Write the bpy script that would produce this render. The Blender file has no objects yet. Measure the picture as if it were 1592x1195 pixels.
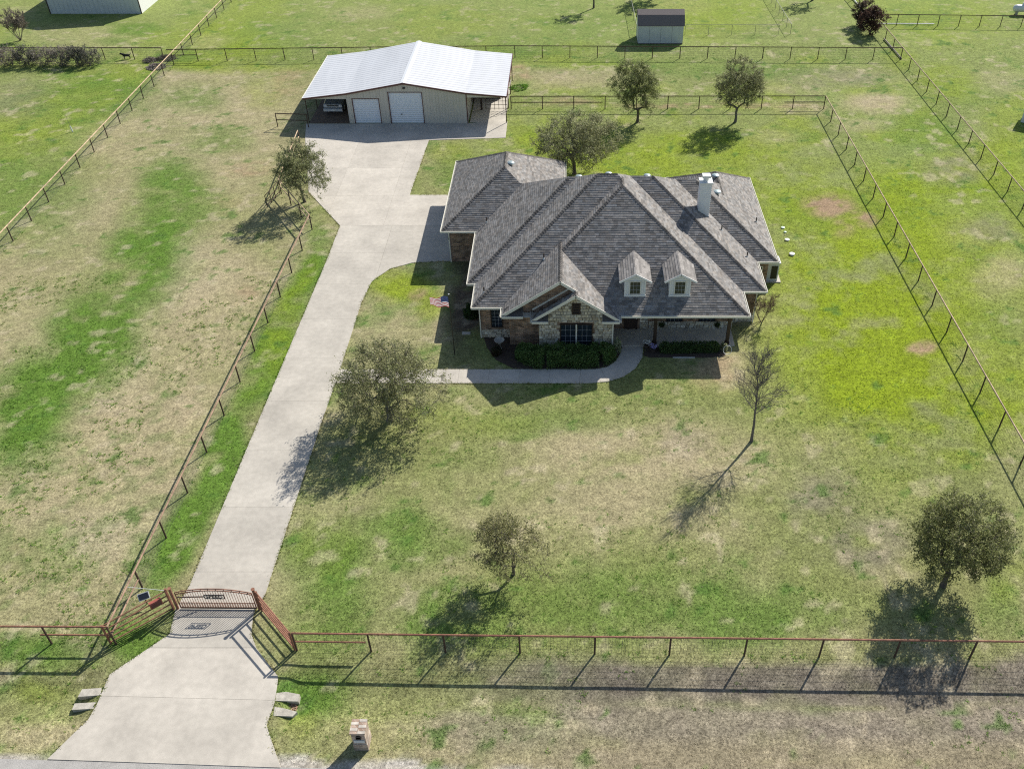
import bpy, bmesh, math, random
import numpy as np
from mathutils import Vector, Matrix
R = math.radians
scene = bpy.context.scene
col = scene.collection
# ------------------------------------------------------------------ camera, sky, sun, exposure
F_PX, PX, PY, HZ, CAM_H = 1385.0, 885.0, 597.5, -535.0, 38.0
TH = math.atan((PY-HZ)/F_PX)
cd = bpy.data.cameras.new('camera'); cam = bpy.data.objects.new('camera', cd); col.objects.link(cam)
cam.location = (0, 0, CAM_H); cam.rotation_euler = (math.pi/2-TH, 0, 0)
cd.sensor_fit = 'HORIZONTAL'; cd.sensor_width = 36.0
cd.lens = F_PX*36.0/1592.0; cd.shift_x = -(PX-796.0)/1592.0
cd.clip_start = 0.5; cd.clip_end = 6000
scene.camera = cam
SUN_AZ = math.atan2(.705, 1.0)           # from +Y towards +X
SUN_EL = R(37.2)
w = bpy.data.worlds.new('World'); scene.world = w; w.use_nodes = True
nt = w.node_tree; bg = nt.nodes['Background']
sky = nt.nodes.new('ShaderNodeTexSky'); sky.sky_type = 'NISHITA'; sky.sun_disc = False
sky.sun_elevation = SUN_EL; sky.sun_rotation = SUN_AZ
nt.links.new(sky.outputs[0], bg.inputs[0]); bg.inputs[1].default_value = 0.09
sl = bpy.data.lights.new('sun', 'SUN'); sl.energy = 5.0; sl.angle = R(0.5); sl.color = (1.0, 0.955, 0.88)
so = bpy.data.objects.new('sun', sl); col.objects.link(so)
sd = Vector((math.sin(SUN_AZ)*math.cos(SUN_EL), math.cos(SUN_AZ)*math.cos(SUN_EL), math.sin(SUN_EL)))
so.rotation_euler = (-sd).to_track_quat('-Z', 'Y').to_euler(); so.location = (40, 80, 60)
vs = scene.view_settings
vs.view_transform = 'Standard'; vs.look = 'None'; vs.exposure = 0.48; vs.gamma = 1.0; vs.use_curve_mapping = False
scene.cycles.use_denoising = False; scene.cycles.max_bounces = 5; scene.cycles.diffuse_bounces = 3; scene.cycles.transparent_max_bounces = 4
scene.cycles.pixel_filter_type = 'BLACKMAN_HARRIS'; scene.cycles.filter_width = 1.15

# ------------------------------------------------------------------ helpers
def G(x, y, z=0.0):
    """photo point -> world point at height z"""
    u = (x-PX)/F_PX; v = (y-PY)/F_PX; c, s = math.cos(TH), math.sin(TH)
    dx, dy, dz = u, c-v*s, -s-v*c
    t = (z-CAM_H)/dz
    return (dx*t, dy*t, z)
def gxy(x, y, z=0.0):
    p = G(x, y, z); return (p[0], p[1])
WP = {}
def tag(o, label=None, cat=None, group=None, kind=None):
    if label: o['label'] = label
    if cat: o['category'] = cat
    if group: o['group'] = group
    if kind: o['kind'] = kind
    return o
def thing(name, loc, label, cat, group=None):
    o = bpy.data.objects.new(name, None); col.objects.link(o); o.location = loc
    o.empty_display_size = .3
    WP[o.name] = Vector(loc); return tag(o, label, cat, group)
def wpos(parent):
    return WP.get(parent.name, Vector((0, 0, 0))) if parent else Vector((0, 0, 0))
class MB:
    def __init__(s): s.v = []; s.f = []; s.c = None
    def quad(s, *pts):
        n = len(s.v); s.v += [tuple(p) for p in pts]; s.f.append(tuple(range(n, n+len(pts)))); return s
    def box(s, x0, y0, z0, x1, y1, z1):
        n = len(s.v)
        s.v += [(x0,y0,z0),(x1,y0,z0),(x1,y1,z0),(x0,y1,z0),(x0,y0,z1),(x1,y0,z1),(x1,y1,z1),(x0,y1,z1)]
        s.f += [tuple(n+i for i in q) for q in ((3,2,1,0),(4,5,6,7),(0,1,5,4),(1,2,6,5),(2,3,7,6),(3,0,4,7))]; return s
    def obox(s, c, ax, ay, az):
        """oriented box: centre and three half-axis vectors"""
        c, ax, ay, az = map(Vector, (c, ax, ay, az)); n = len(s.v)
        for k in (-1, 1):
            for (i, j) in ((-1,-1),(1,-1),(1,1),(-1,1)): s.v.append(tuple(c+ax*i+ay*j+az*k))
        s.f += [tuple(n+i for i in q) for q in ((3,2,1,0),(4,5,6,7),(0,1,5,4),(1,2,6,5),(2,3,7,6),(3,0,4,7))]; return s
    def beam(s, p, q, wd, ht, up=(0,0,1)):
        p, q = Vector(p), Vector(q); d = q-p; L = d.length; d.normalize()
        a = d.cross(Vector(up)); a = a.normalized() if a.length > 1e-4 else Vector((1,0,0)); b = a.cross(d)
        return s.obox((p+q)/2, d*L/2, a*wd/2, b*ht/2)
    def tube(s, p, q, r0, r1=None, n=6, cap=True):
        r1 = r0 if r1 is None else r1
        p, q = Vector(p), Vector(q); d = (q-p).normalized()
        a = d.orthogonal().normalized(); b = d.cross(a); k = len(s.v)
        for (c, r) in ((p, r0), (q, r1)):
            for i in range(n):
                t = 2*math.pi*i/n; s.v.append(tuple(c+a*(r*math.cos(t))+b*(r*math.sin(t))))
        for i in range(n): s.f.append((k+i, k+(i+1) % n, k+n+(i+1) % n, k+n+i))
        if cap: s.f.append(tuple(range(k+n-1, k-1, -1))); s.f.append(tuple(range(k+n, k+2*n)))
        return s
    def lathe(s, c, prof, n=14):
        c = Vector(c); k = len(s.v)
        for (r, z) in prof:
            for i in range(n):
                t = 2*math.pi*i/n; s.v.append((c.x+r*math.cos(t), c.y+r*math.sin(t), c.z+z))
        for j in range(len(prof)-1):
            for i in range(n): s.f.append((k+j*n+i, k+j*n+(i+1) % n, k+(j+1)*n+(i+1) % n, k+(j+1)*n+i))
        s.f.append(tuple(range(k+n-1, k-1, -1))); m = k+(len(prof)-1)*n; s.f.append(tuple(range(m, m+n)))
        return s
    def prism(s, poly, z0, z1):
        n = len(s.v); m = len(poly)
        a = sum(poly[i][0]*poly[(i+1) % m][1]-poly[(i+1) % m][0]*poly[i][1] for i in range(m))
        if a < 0: poly = poly[::-1]
        s.v += [(x, y, z0) for x, y in poly]+[(x, y, z1) for x, y in poly]
        s.f.append(tuple(range(n+m-1, n-1, -1))); s.f.append(tuple(range(n+m, n+2*m)))
        for i in range(m): s.f.append((n+i, n+(i+1) % m, n+m+(i+1) % m, n+m+i))
        return s
    def build(s, name, mat, parent=None, smooth=False, colors=None):
        me = bpy.data.meshes.new(name); L = wpos(parent)
        me.from_pydata([(a-L.x, b-L.y, c-L.z) for a, b, c in s.v], [], s.f)
        if colors is not None:
            at = me.color_attributes.new('tint', 'FLOAT_COLOR', 'POINT')
            at.data.foreach_set('color', np.asarray(colors, np.float32).ravel())
        if smooth: me.polygons.foreach_set('use_smooth', [True]*len(me.polygons))
        me.materials.append(mat); me.update()
        return link(name, me, parent)
def link(name, me, parent=None):
    o = bpy.data.objects.new(name, me); col.objects.link(o)
    if parent: o.parent = parent; WP[o.name] = wpos(parent)
    return o
def np_mesh(name, V, Fq, mat, parent=None, colors=None, smooth=False):
    """V (n,3), Fq (m,k) uniform polygons"""
    L = wpos(parent); V = np.asarray(V, np.float32)-np.array(L, np.float32); Fq = np.asarray(Fq, np.int32)
    me = bpy.data.meshes.new(name); m, k = Fq.shape
    me.vertices.add(len(V)); me.vertices.foreach_set('co', V.ravel())
    me.loops.add(m*k); me.loops.foreach_set('vertex_index', Fq.ravel())
    me.polygons.add(m); me.polygons.foreach_set('loop_start', np.arange(0, m*k, k, dtype=np.int32))
    me.polygons.foreach_set('loop_total', np.full(m, k, np.int32))
    if smooth: me.polygons.foreach_set('use_smooth', np.ones(m, bool))
    me.update(calc_edges=True)
    if colors is not None:
        at = me.color_attributes.new('tint', 'FLOAT_COLOR', 'POINT')
        at.data.foreach_set('color', np.asarray(colors, np.float32).ravel())
    me.materials.append(mat); return link(name, me, parent)
def clip(poly, a, b, c):
    """keep the side a*x+b*y+c >= 0"""
    out = []; n = len(poly)
    for i in range(n):
        p, q = poly[i], poly[(i+1) % n]; dp = a*p[0]+b*p[1]+c; dq = a*q[0]+b*q[1]+c
        if dp >= 0: out.append(p)
        if (dp > 0 and dq < 0) or (dp < 0 and dq > 0):
            t = dp/(dp-dq); out.append((p[0]+(q[0]-p[0])*t, p[1]+(q[1]-p[1])*t))
    return out
def area(poly):
    m = len(poly)
    return .5*abs(sum(poly[i][0]*poly[(i+1) % m][1]-poly[(i+1) % m][0]*poly[i][1] for i in range(m)))
def inpoly(x, y, poly):
    inside = np.zeros(x.shape, bool); n = len(poly)
    for i in range(n):
        x0, y0 = poly[i]; x1, y1 = poly[(i+1) % n]
        if y0 == y1: continue
        cnd = ((y0 > y) != (y1 > y)) & (x < (x1-x0)*(y-y0)/(y1-y0)+x0)
        inside ^= cnd
    return inside
_tab = np.random.RandomState(7).rand(512, 512)
def vnoise(x, y, sc, seed=0):
    x = np.asarray(x)/sc+seed*17.31; y = np.asarray(y)/sc+seed*9.77
    xi = np.floor(x).astype(int); yi = np.floor(y).astype(int); fx = x-xi; fy = y-yi
    fx = fx*fx*(3-2*fx); fy = fy*fy*(3-2*fy); g = lambda a, b: _tab[a % 512, b % 512]
    return (g(xi, yi)*(1-fx)+g(xi+1, yi)*fx)*(1-fy)+(g(xi, yi+1)*(1-fx)+g(xi+1, yi+1)*fx)*fy
def fbm(x, y, sc, seed=0, o=4):
    t = 0; a = .5; n = 0
    for k in range(o): t = t+a*vnoise(x, y, sc/2**k, seed+k); n += a; a *= .55
    return t/n
def sstep(a, b, t):
    t = np.clip((t-a)/(b-a), 0, 1); return t*t*(3-2*t)

# ------------------------------------------------------------------ materials
def mat(name, color=(.5,.5,.5), rough=.7, metal=0.0, attr=False, var=0.0, vscale=3.0, bump=0.0, bscale=20.0, spec=.5,
        objvar=0.0, trans=0.0, var2=None, var3=None, stretch=None):
    m = bpy.data.materials.new(name); m.use_nodes = True; t = m.node_tree; n = t.nodes; b = n['Principled BSDF']
    b.inputs['Roughness'].default_value = rough; b.inputs['Metallic'].default_value = metal
    b.inputs['Specular IOR Level'].default_value = spec
    if attr:
        a = n.new('ShaderNodeVertexColor'); a.layer_name = 'tint'; src = a.outputs[0]
    else:
        a = n.new('ShaderNodeRGB'); a.outputs[0].default_value = (*color, 1); src = a.outputs[0]
    tc = n.new('ShaderNodeTexCoord'); co = tc.outputs['Object']
    if stretch:
        mp = n.new('ShaderNodeMapping'); mp.inputs['Scale'].default_value = stretch
        t.links.new(co, mp.inputs['Vector']); co = mp.outputs[0]
    def noise(sc, det=4.0):
        k = n.new('ShaderNodeTexNoise'); k.inputs['Scale'].default_value = sc; k.inputs['Detail'].default_value = det
        t.links.new(co, k.inputs['Vector']); return k.outputs['Fac']
    def mul(src, fac, lo, hi):
        r = n.new('ShaderNodeMapRange'); r.inputs[1].default_value = .3; r.inputs[2].default_value = .7
        r.inputs[3].default_value = lo; r.inputs[4].default_value = hi; t.links.new(fac, r.inputs[0])
        x = n.new('ShaderNodeVectorMath'); x.operation = 'SCALE'; t.links.new(src, x.inputs[0]); t.links.new(r.outputs[0], x.inputs['Scale'])
        return x.outputs[0]
    if var: src = mul(src, noise(vscale), 1-var, 1+var)
    if var2: src = mul(src, noise(var2[0], 2.0), 1-var2[1], 1+var2[1])
    if var3: src = mul(src, noise(var3[0], 1.0), 1-var3[1], 1+var3[1])
    if objvar:
        oi = n.new('ShaderNodeObjectInfo')
        r = n.new('ShaderNodeMapRange'); r.inputs[3].default_value = 1-objvar; r.inputs[4].default_value = 1+objvar
        t.links.new(oi.outputs['Random'], r.inputs[0])
        x = n.new('ShaderNodeVectorMath'); x.operation = 'SCALE'; t.links.new(src, x.inputs[0]); t.links.new(r.outputs[0], x.inputs['Scale']); src = x.outputs[0]
    t.links.new(src, b.inputs['Base Color'])
    if bump:
        bp = n.new('ShaderNodeBump'); bp.inputs['Strength'].default_value = bump; bp.inputs['Distance'].default_value = .03
        t.links.new(noise(bscale, 3.0), bp.inputs['Height']); t.links.new(bp.outputs[0], b.inputs['Normal'])
    if trans:
        tr = n.new('ShaderNodeBsdfTranslucent'); t.links.new(src, tr.inputs[0])
        mx = n.new('ShaderNodeMixShader'); mx.inputs[0].default_value = trans
        t.links.new(b.outputs[0], mx.inputs[1]); t.links.new(tr.outputs[0], mx.inputs[2])
        t.links.new(mx.outputs[0], n['Material Output'].inputs[0])
    return m
def brickmat(name, c1, c2, mortar, bw, bh, msize=.012, rot=False):
    m = mat(name, rough=.85, spec=.2); t = m.node_tree; n = t.nodes; b = n['Principled BSDF']
    tc = n.new('ShaderNodeTexCoord'); sx = n.new('ShaderNodeSeparateXYZ'); t.links.new(tc.outputs['Object'], sx.inputs[0])
    ad = n.new('ShaderNodeMath'); ad.operation = 'ADD'; t.links.new(sx.outputs[0], ad.inputs[0]); t.links.new(sx.outputs[1], ad.inputs[1])
    cx = n.new('ShaderNodeCombineXYZ'); t.links.new(ad.outputs[0], cx.inputs[0]); t.links.new(sx.outputs[2], cx.inputs[1])
    br = n.new('ShaderNodeTexBrick'); t.links.new(cx.outputs[0], br.inputs['Vector'])
    br.inputs['Color1'].default_value = (*c1, 1); br.inputs['Color2'].default_value = (*c2, 1); br.inputs['Mortar'].default_value = (*mortar, 1)
    br.inputs['Scale'].default_value = 1; br.inputs['Brick Width'].default_value = bw; br.inputs['Row Height'].default_value = bh
    br.inputs['Mortar Size'].default_value = msize; br.inputs['Bias'].default_value = -.1
    ns = n.new('ShaderNodeTexNoise'); ns.inputs['Scale'].default_value = 2.2; ns.inputs['Detail'].default_value = 6; t.links.new(tc.outputs['Object'], ns.inputs['Vector'])
    mr = n.new('ShaderNodeMapRange'); mr.inputs[1].default_value = .3; mr.inputs[2].default_value = .7; mr.inputs[3].default_value = .55; mr.inputs[4].default_value = 1.45
    t.links.new(ns.outputs['Fac'], mr.inputs[0])
    x = n.new('ShaderNodeVectorMath'); x.operation = 'SCALE'; t.links.new(br.outputs['Color'], x.inputs[0]); t.links.new(mr.outputs[0], x.inputs['Scale'])
    t.links.new(x.outputs[0], b.inputs['Base Color'])
    bp = n.new('ShaderNodeBump'); bp.invert = True; bp.inputs['Strength'].default_value = .6; bp.inputs['Distance'].default_value = .01
    t.links.new(br.outputs['Fac'], bp.inputs['Height']); t.links.new(bp.outputs[0], b.inputs['Normal'])
    return m
M = {}
M['ground'] = mat('ground_soil_and_grass', attr=True, rough=.95, spec=.1, var=.22, vscale=2.4, var2=(7.5, .34), var3=(22.0, .36), bump=.5, bscale=12)
M['grass'] = mat('grass_blades', attr=True, rough=.7, spec=.2, trans=.55)
M['leaf'] = mat('leaves', attr=True, rough=.6, spec=.2, trans=.42)
M['bark'] = mat('bark', (.115,.098,.078), .9, var=.35, vscale=6, bump=.6, bscale=25, spec=.2)
M['bark_pale'] = mat('bark_pale', (.20,.17,.14), .9, var=.3, vscale=6, spec=.2)
M['bark_grey'] = mat('bark_grey', (.15,.135,.12), .9, var=.3, vscale=6, spec=.2)
M['bark_tan'] = mat('bark_tan', (.20,.145,.10), .9, var=.3, vscale=6, spec=.2)
M['concrete'] = mat('concrete_light', (.465,.428,.368), .9, var=.13, vscale=.45, var2=(3.0, .07), var3=(26., .06), objvar=.05, bump=.15, bscale=60, spec=.25)
M['concrete_old'] = mat('concrete_weathered', (.42,.39,.33), .9, var=.22, vscale=3.5, var2=(30., .12), bump=.4, bscale=40, spec=.2)
M['road'] = mat('road_chip_seal', (.36,.345,.32), .95, var=.12, vscale=1.5, var2=(40., .22), bump=.5, bscale=70, spec=.2)
M['shingle'] = mat('asphalt_shingles', attr=True, rough=.92, spec=.2, var=.10, vscale=1.2, var2=(12., .22), var3=(40., .2), bump=.3, bscale=110)
M['deck'] = mat('roof_felt', (.05,.048,.045), .95)
M['trim'] = mat('cream_trim_paint', (.70,.68,.60), .5, var=.05, vscale=4)
M['siding'] = mat('white_lap_siding', (.72,.73,.72), .55, var=.04, vscale=3)
M['brick'] = brickmat('brown_brick', (.34,.21,.135), (.085,.055,.042), (.36,.30,.235), .30, .10)
M['brick_pale'] = brickmat('tan_brick', (.42,.32,.25), (.26,.18,.13), (.45,.41,.35), .215, .082)
M['stone'] = mat('limestone', attr=True, rough=.9, var=.18, vscale=7, bump=.5, bscale=22, spec=.2)
M['mortar'] = mat('stone_mortar', (.24,.21,.165), .95, var=.15, vscale=8)
M['glass'] = mat('window_glass', (.018,.026,.038), .08, spec=.7)
M['muntin'] = mat('grey_muntins', (.34,.36,.38), .5)
M['black'] = mat('black_paint', (.012,.012,.013), .5)
M['dark'] = mat('dark_wood_stain', (.035,.02,.014), .6, var=.25, vscale=5)
M['rust'] = mat('rusty_pipe', (.25,.118,.075), .75, var=.35, vscale=3.5, var2=(18., .25), spec=.3)
M['rust_pale'] = mat('weathered_rusty_pipe', (.46,.34,.22), .8, var=.35, vscale=2.0, spec=.3)
M['rust_brown'] = mat('brown_rusty_pipe', (.29,.19,.13), .8, var=.35, vscale=2.0, spec=.3)
M['concrete_grey'] = mat('concrete_grey', (.43,.398,.342), .9, var=.13, vscale=.4, var2=(3.0, .07), var3=(26., .06), objvar=.04, bump=.15, bscale=60, spec=.25)
M['rust_dark'] = mat('dark_rusty_pipe', (.085,.055,.04), .85, var=.3, vscale=3.0, spec=.25)
M['wire'] = mat('galvanised_wire', (.22,.22,.20), .6, metal=.4)
M['redpaint'] = mat('red_oxide_steel', (.30,.085,.055), .6, var=.25, vscale=5)
M['metal_roof'] = mat('galvalume_roof', (.54,.55,.565), .45, metal=.0, var=.05, vscale=.8, stretch=(1,.2,1))
M['metal_cap'] = mat('white_ridge_cap', (.68,.69,.70), .4)
M['barn_wall'] = mat('beige_metal_siding', (.56,.53,.46), .5, var=.06, vscale=1.0, stretch=(3,3,.3))
M['barn_trim'] = mat('dark_red_trim', (.10,.035,.03), .5)
M['door_white'] = mat('white_roll_door', (.72,.76,.80), .45)
M['chrome'] = mat('chrome', (.80,.81,.83), .28, metal=.35)
M['truckpaint'] = mat('car_paint_with_reflection', (.16,.19,.23), .25, spec=.7)  # dark truck, grey-blue of its reflections mixed into the base colour
M['rubber'] = mat('tyre_rubber', (.015,.015,.016), .85)
M['plate'] = mat('licence_plate', (.75,.75,.72), .5)
M['vent'] = mat('galvanised_vent', (.33,.40,.40), .4, metal=.4)
M['white'] = mat('white_plastic', (.66,.67,.65), .45)
M['palegreen'] = mat('pale_green_plastic', (.45,.60,.45), .5)
M['soilbed'] = mat('bed_mulch', (.06,.042,.03), .95, var=.4, vscale=9, bump=.8, bscale=25)
M['flag_red'] = mat('flag_red', (.38,.035,.045), .8, trans=.3); M['flag_white'] = mat('flag_white', (.72,.72,.72), .8, trans=.3)
M['flag_blue'] = mat('flag_blue', (.03,.05,.16), .8, trans=.2)
M['solar'] = mat('solar_cells', (.03,.035,.045), .25)
M['fur'] = mat('black_fur', (.012,.011,.011), .9)
M['shed_wall'] = mat('pale_grey_panel', (.52,.55,.55), .6, var=.05, vscale=2)
M['shed_roof'] = mat('dark_brown_shingles', (.17,.145,.135), .9, var=.2, vscale=12)
M['bare'] = mat('packed_dirt', (.15,.105,.075), .95, var=.2, vscale=2.0, bump=.3, bscale=14)
M['log'] = mat('grey_timber', (.24,.20,.17), .85, var=.3, vscale=4)

# ------------------------------------------------------------------ ground
DRIVE = [gxy(*p) for p in [(74,1180),(138,1117.5),(150.7,1095.5),(171,1048),(232,1007),(263.8,985.6),(273,948),(295,910),(405,647),(510,400),(528.7,351),
         (480,299),(474.5,214),(476,193),(543,193),(728,192),(789,189),(786,214.7),(666.8,218.3),(637,303.5),(697,303.5),(706,406),(690,406),(640,409),(605,419),(578,438),(562.4,470),
         (530,570.5),(502,651),(412,925),(397,948),(393,962),(391,986),(399,1008),(433,1052),(427,1092),(414.5,1127),(436.5,1193)]]
WALK = [gxy(*p) for p in [(512,596),(527,574.4),(700,574.4),(925,574.4),(944,571),(957,562),(965,549),(968,534),(962,512),(1000,512),(1000.5,534),(998.5,556),(988,573),(970,585.5),(946,593.5),(910,596)]]
HOUSE_WALL = [(-9.5,62.2),(-6.82,62.2),(-6.82,54.85),(-6.28,54.85),(-6.28,51.85),(-4.2,51.85),(-4.2,50.95),(-2.05,50.95),(-2.05,50.25),(2.96,50.25),
              (2.96,52.8),(11.8,52.8),(11.8,53.8),(13.45,53.8),(13.45,57.85),(15.05,57.85),(15.05,70.7),(9.0,70.7),(9.0,68.5),(-.85,68.5),(-.85,73.9),(-9.5,73.9)]
BARN_PAD = [(-27.4,89.4),(-6.6,89.4),(-6.6,102.1),(-27.4,102.1)]
def road_y(x): return 20.16-.0304*(x+25.3)
def apron_mask(x, y):
    c = -17.9+.0*y
    return sstep(5.1, 4.25, np.abs(x-c))
def gz(x, y):
    x = np.asarray(x, float); y = np.asarray(y, float)
    d = .26*np.exp(-((y-23.15)/1.25)**2)*(1-apron_mask(x, y))
    d = d*np.clip(1.0+.25*(fbm(x, y, 6., 3)-.5), 0, 2)
    u = .10*(fbm(x, y, 14., 21)-.5)*sstep(20.5, 27, y)
    flat = sstep(3.0, 0.0, np.maximum(np.abs(x+18.2)-5.5, 0))*0
    return -d+u*0.0-flat
C_TAN = np.array([.330,.278,.172]); C_PALE = np.array([.405,.345,.235]); C_GRN = np.array([.098,.172,.027]); C_BRT = np.array([.192,.250,.014]); C_FRS = np.array([.192,.240,.065])
C_DED = np.array([.195,.168,.128]); C_SOI = np.array([.285,.200,.125]); C_OLV = np.array([.186,.206,.072]); C_SHD = np.array([.11,.085,.06]); C_DGR = np.array([.060,.122,.022])
BL = []
def bl(kind, cx, cy, rx, ry, amt, ang=0.0):
    """patch of one grass kind, an ellipse on the ground: centre and half sizes as seen in the photo, turned ang degrees"""
    a = CAM_H/math.cos(TH); v = cy-HZ; X0, Y0 = gxy(cx, cy); yy = Y0+CAM_H*math.tan(TH); ca, sa = math.cos(R(ang)), math.sin(R(ang))
    jx, jxy, jy = v/a, -X0*v/(a*yy), -v/yy
    BL.append((kind, X0, Y0, ca*jx/rx, (ca*jxy+sa*jy)/rx, -sa*jx/ry, (-sa*jxy+ca*jy)/ry, amt))
# field left of the outer fence / left paddock
for a in [('g',60,300,90,90,.5),('g',150,150,100,40,.5),('d',30,150,60,35,.35),('b',60,230,70,25,.25,),
  ('g',225,400,75,110,.9,28),('g',150,510,75,105,.95,30),('g',60,625,75,110,.95,32),('g',270,300,65,75,.8,20),('g',235,390,40,90,1.1,28),('g',130,540,45,100,1.1,31),('t',330,640,70,70,.9,20),('p',300,420,60,60,.5),('g',300,150,60,22,.5),('g',340,215,60,25,.5),('g',90,860,60,60,.35),('g',280,300,30,45,.55,25),('g',130,500,30,70,.45,28),
  ('t',120,470,40,130,.5,25),('t',330,480,70,130,.45,20),('t',220,660,80,110,.6,25),('t',60,740,90,80,.5),('t',250,200,110,60,.35),('t',400,130,70,40,.25),('p',150,830,120,50,.4),('p',40,680,60,40,.35),('t',120,340,50,70,.4,30),('p',205,560,50,60,.3),
  ('b',380,105,110,12,.5),('b',420,140,40,30,.3),('s',395,262,45,12,.55),('s',340,320,40,10,.2),('s',385,455,30,14,.45),('s',455,130,30,30,.3),
  # strip between fence and drive
  ('g',470,440,26,80,1.05,23),('g',415,560,30,110,1.15,23),('g',355,700,34,110,1.15,23),('g',290,830,38,100,1.15,23),('b',440,500,20,120,.45,23),('g',245,870,40,45,.5),('g',495,365,22,28,.6),
  # triangle between fence and barn drive
  ('g',470,330,30,20,.4),
  # house side lawn by the flag
  ('b',610,450,50,26,.8),('b',660,470,30,20,.6),('s',638,462,16,9,.7),('t',600,520,60,30,.3),
  ('k',730,470,42,70,.9),('k',735,420,35,30,.7),('t',680,500,14,50,.6),  # bare dirt left of the house, shade put into its dark tone
  # front lawn
  ('o',700,760,200,130,.4),('g',870,650,110,25,.35),('t',1000,710,260,70,.75),('t',1290,690,70,30,.4),('t',930,790,240,60,.65),('d',1270,760,60,60,.65),('d',1330,830,80,45,.65),('d',1230,840,40,30,.3),('t',1370,880,60,25,.25),
  ('d',1080,690,40,20,.3),('g',620,840,90,60,.6),('g',520,900,90,100,.75),('b',500,850,60,60,.15),('g',720,960,110,50,.6),('g',960,930,190,60,.55),('g',1170,940,160,45,.6),('g',1560,940,50,60,.5),('b',1570,900,40,40,.25),('g',740,700,60,20,.2),
  ('b',1120,600,60,18,.25),('b',730,650,120,25,.2),('g',830,670,30,10,.5),('t',1130,570,60,40,.7),('s',1120,575,45,35,.45),('s',1100,590,30,14,.25),
  # bright band on the right
  ('b',1370,470,190,210,.95,-22),('b',1480,620,130,90,.85),('b',1250,300,120,70,.6),('b',1050,250,220,50,.5),('b',1290,560,50,50,.6),('b',1370,560,130,110,1.15),('b',1290,430,80,90,.9),('b',1400,620,110,60,.9),('b',1330,400,70,70,.9),('b',1470,590,40,70,.7),('b',1400,450,50,80,.7),('b',1240,370,40,40,.6),('g',1240,330,70,30,.35),('b',1300,280,70,30,.45),('b',1350,275,30,30,.35),
  ('s',1290,320,50,20,.85),('s',1345,340,32,13,.75),('s',1320,350,24,18,.45),('s',1440,537,24,13,.85),('t',1230,600,50,40,.3),
  ('o',1240,560,70,60,.4),('d',1310,520,40,25,.3),
  # right of the inner fence
  ('b',1420,380,60,60,.8),('b',1500,560,60,60,.6),('b',1570,600,50,50,.6),('b',1400,310,40,30,.6),('t',1560,430,60,30,.6),('t',1500,370,50,30,.3),('d',1560,360,40,25,.5),('d',1490,260,55,30,.5),('g',1430,210,70,40,.4),('t',1360,160,60,18,.8),('t',1330,195,50,14,.4),('g',1540,500,50,40,.3),('d',1300,120,80,18,.45),
  # field at the far right
  ('b',1470,130,60,40,.5),('b',1560,250,60,50,.6),('g',1500,150,60,30,.3),('t',1560,130,60,20,.3),('b',1400,90,30,20,.5),
  # back yard
  ('b',1080,240,180,40,.6),('b',830,200,50,50,.45),('g',1000,280,60,25,.5),('t',1240,170,70,14,.4),('t',1200,215,50,14,.3),('s',1110,166,170,5,.6),('s',880,160,60,8,.4),('g',720,270,60,25,.5),('b',700,240,40,20,.4),('t',830,180,30,10,.3),
  # strip behind mid fence
  ('g',1150,110,150,14,.5),('t',880,125,80,18,.45),('s',810,112,20,16,.6),('g',812,135,14,14,.7),('g',1000,100,120,10,.4),('t',1240,140,60,10,.4),
  # far fields
  ('o',650,30,260,40,.3),('g',430,60,80,40,.35),('b',400,80,60,25,.4),('t',560,20,50,12,.6),('b',330,45,60,30,.3),('t',330,65,40,12,.4),('g',215,45,45,10,.9),('g',170,62,30,6,.5),('t',120,55,90,22,.35),('t',30,20,40,20,.3),('b',1100,20,120,25,.45),('t',1060,10,60,14,.4),('b',1480,40,120,40,.35),('o',1300,60,80,25,.4),('g',800,70,120,20,.35),('g',900,40,100,30,.3),
  # verge outside the front fence
  ('d',1350,1045,420,34,1.2),('d',1400,1110,360,42,1.0),('d',1000,1110,200,50,.7),('d',900,1030,160,24,.55),('d',800,1130,170,40,.6),('t',1250,1170,420,22,.75),('t',650,1150,120,35,.5),('t',900,1180,220,20,.5),('g',500,1060,70,50,.8),('b',480,1110,40,30,.35),('g',1180,1080,140,20,.35),('g',820,1100,90,14,.3),
  ('g',60,1020,90,30,.7),('o',70,1090,90,40,.6),('b',60,1080,50,20,.3),('t',60,1150,80,25,.55),('g',200,1000,60,40,.8),('g',130,1040,30,12,.5),('t',160,1070,20,14,.3),('d',130,1010,60,16,.35),('t',640,1185,220,10,.6)]:
    bl(*a)
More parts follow.
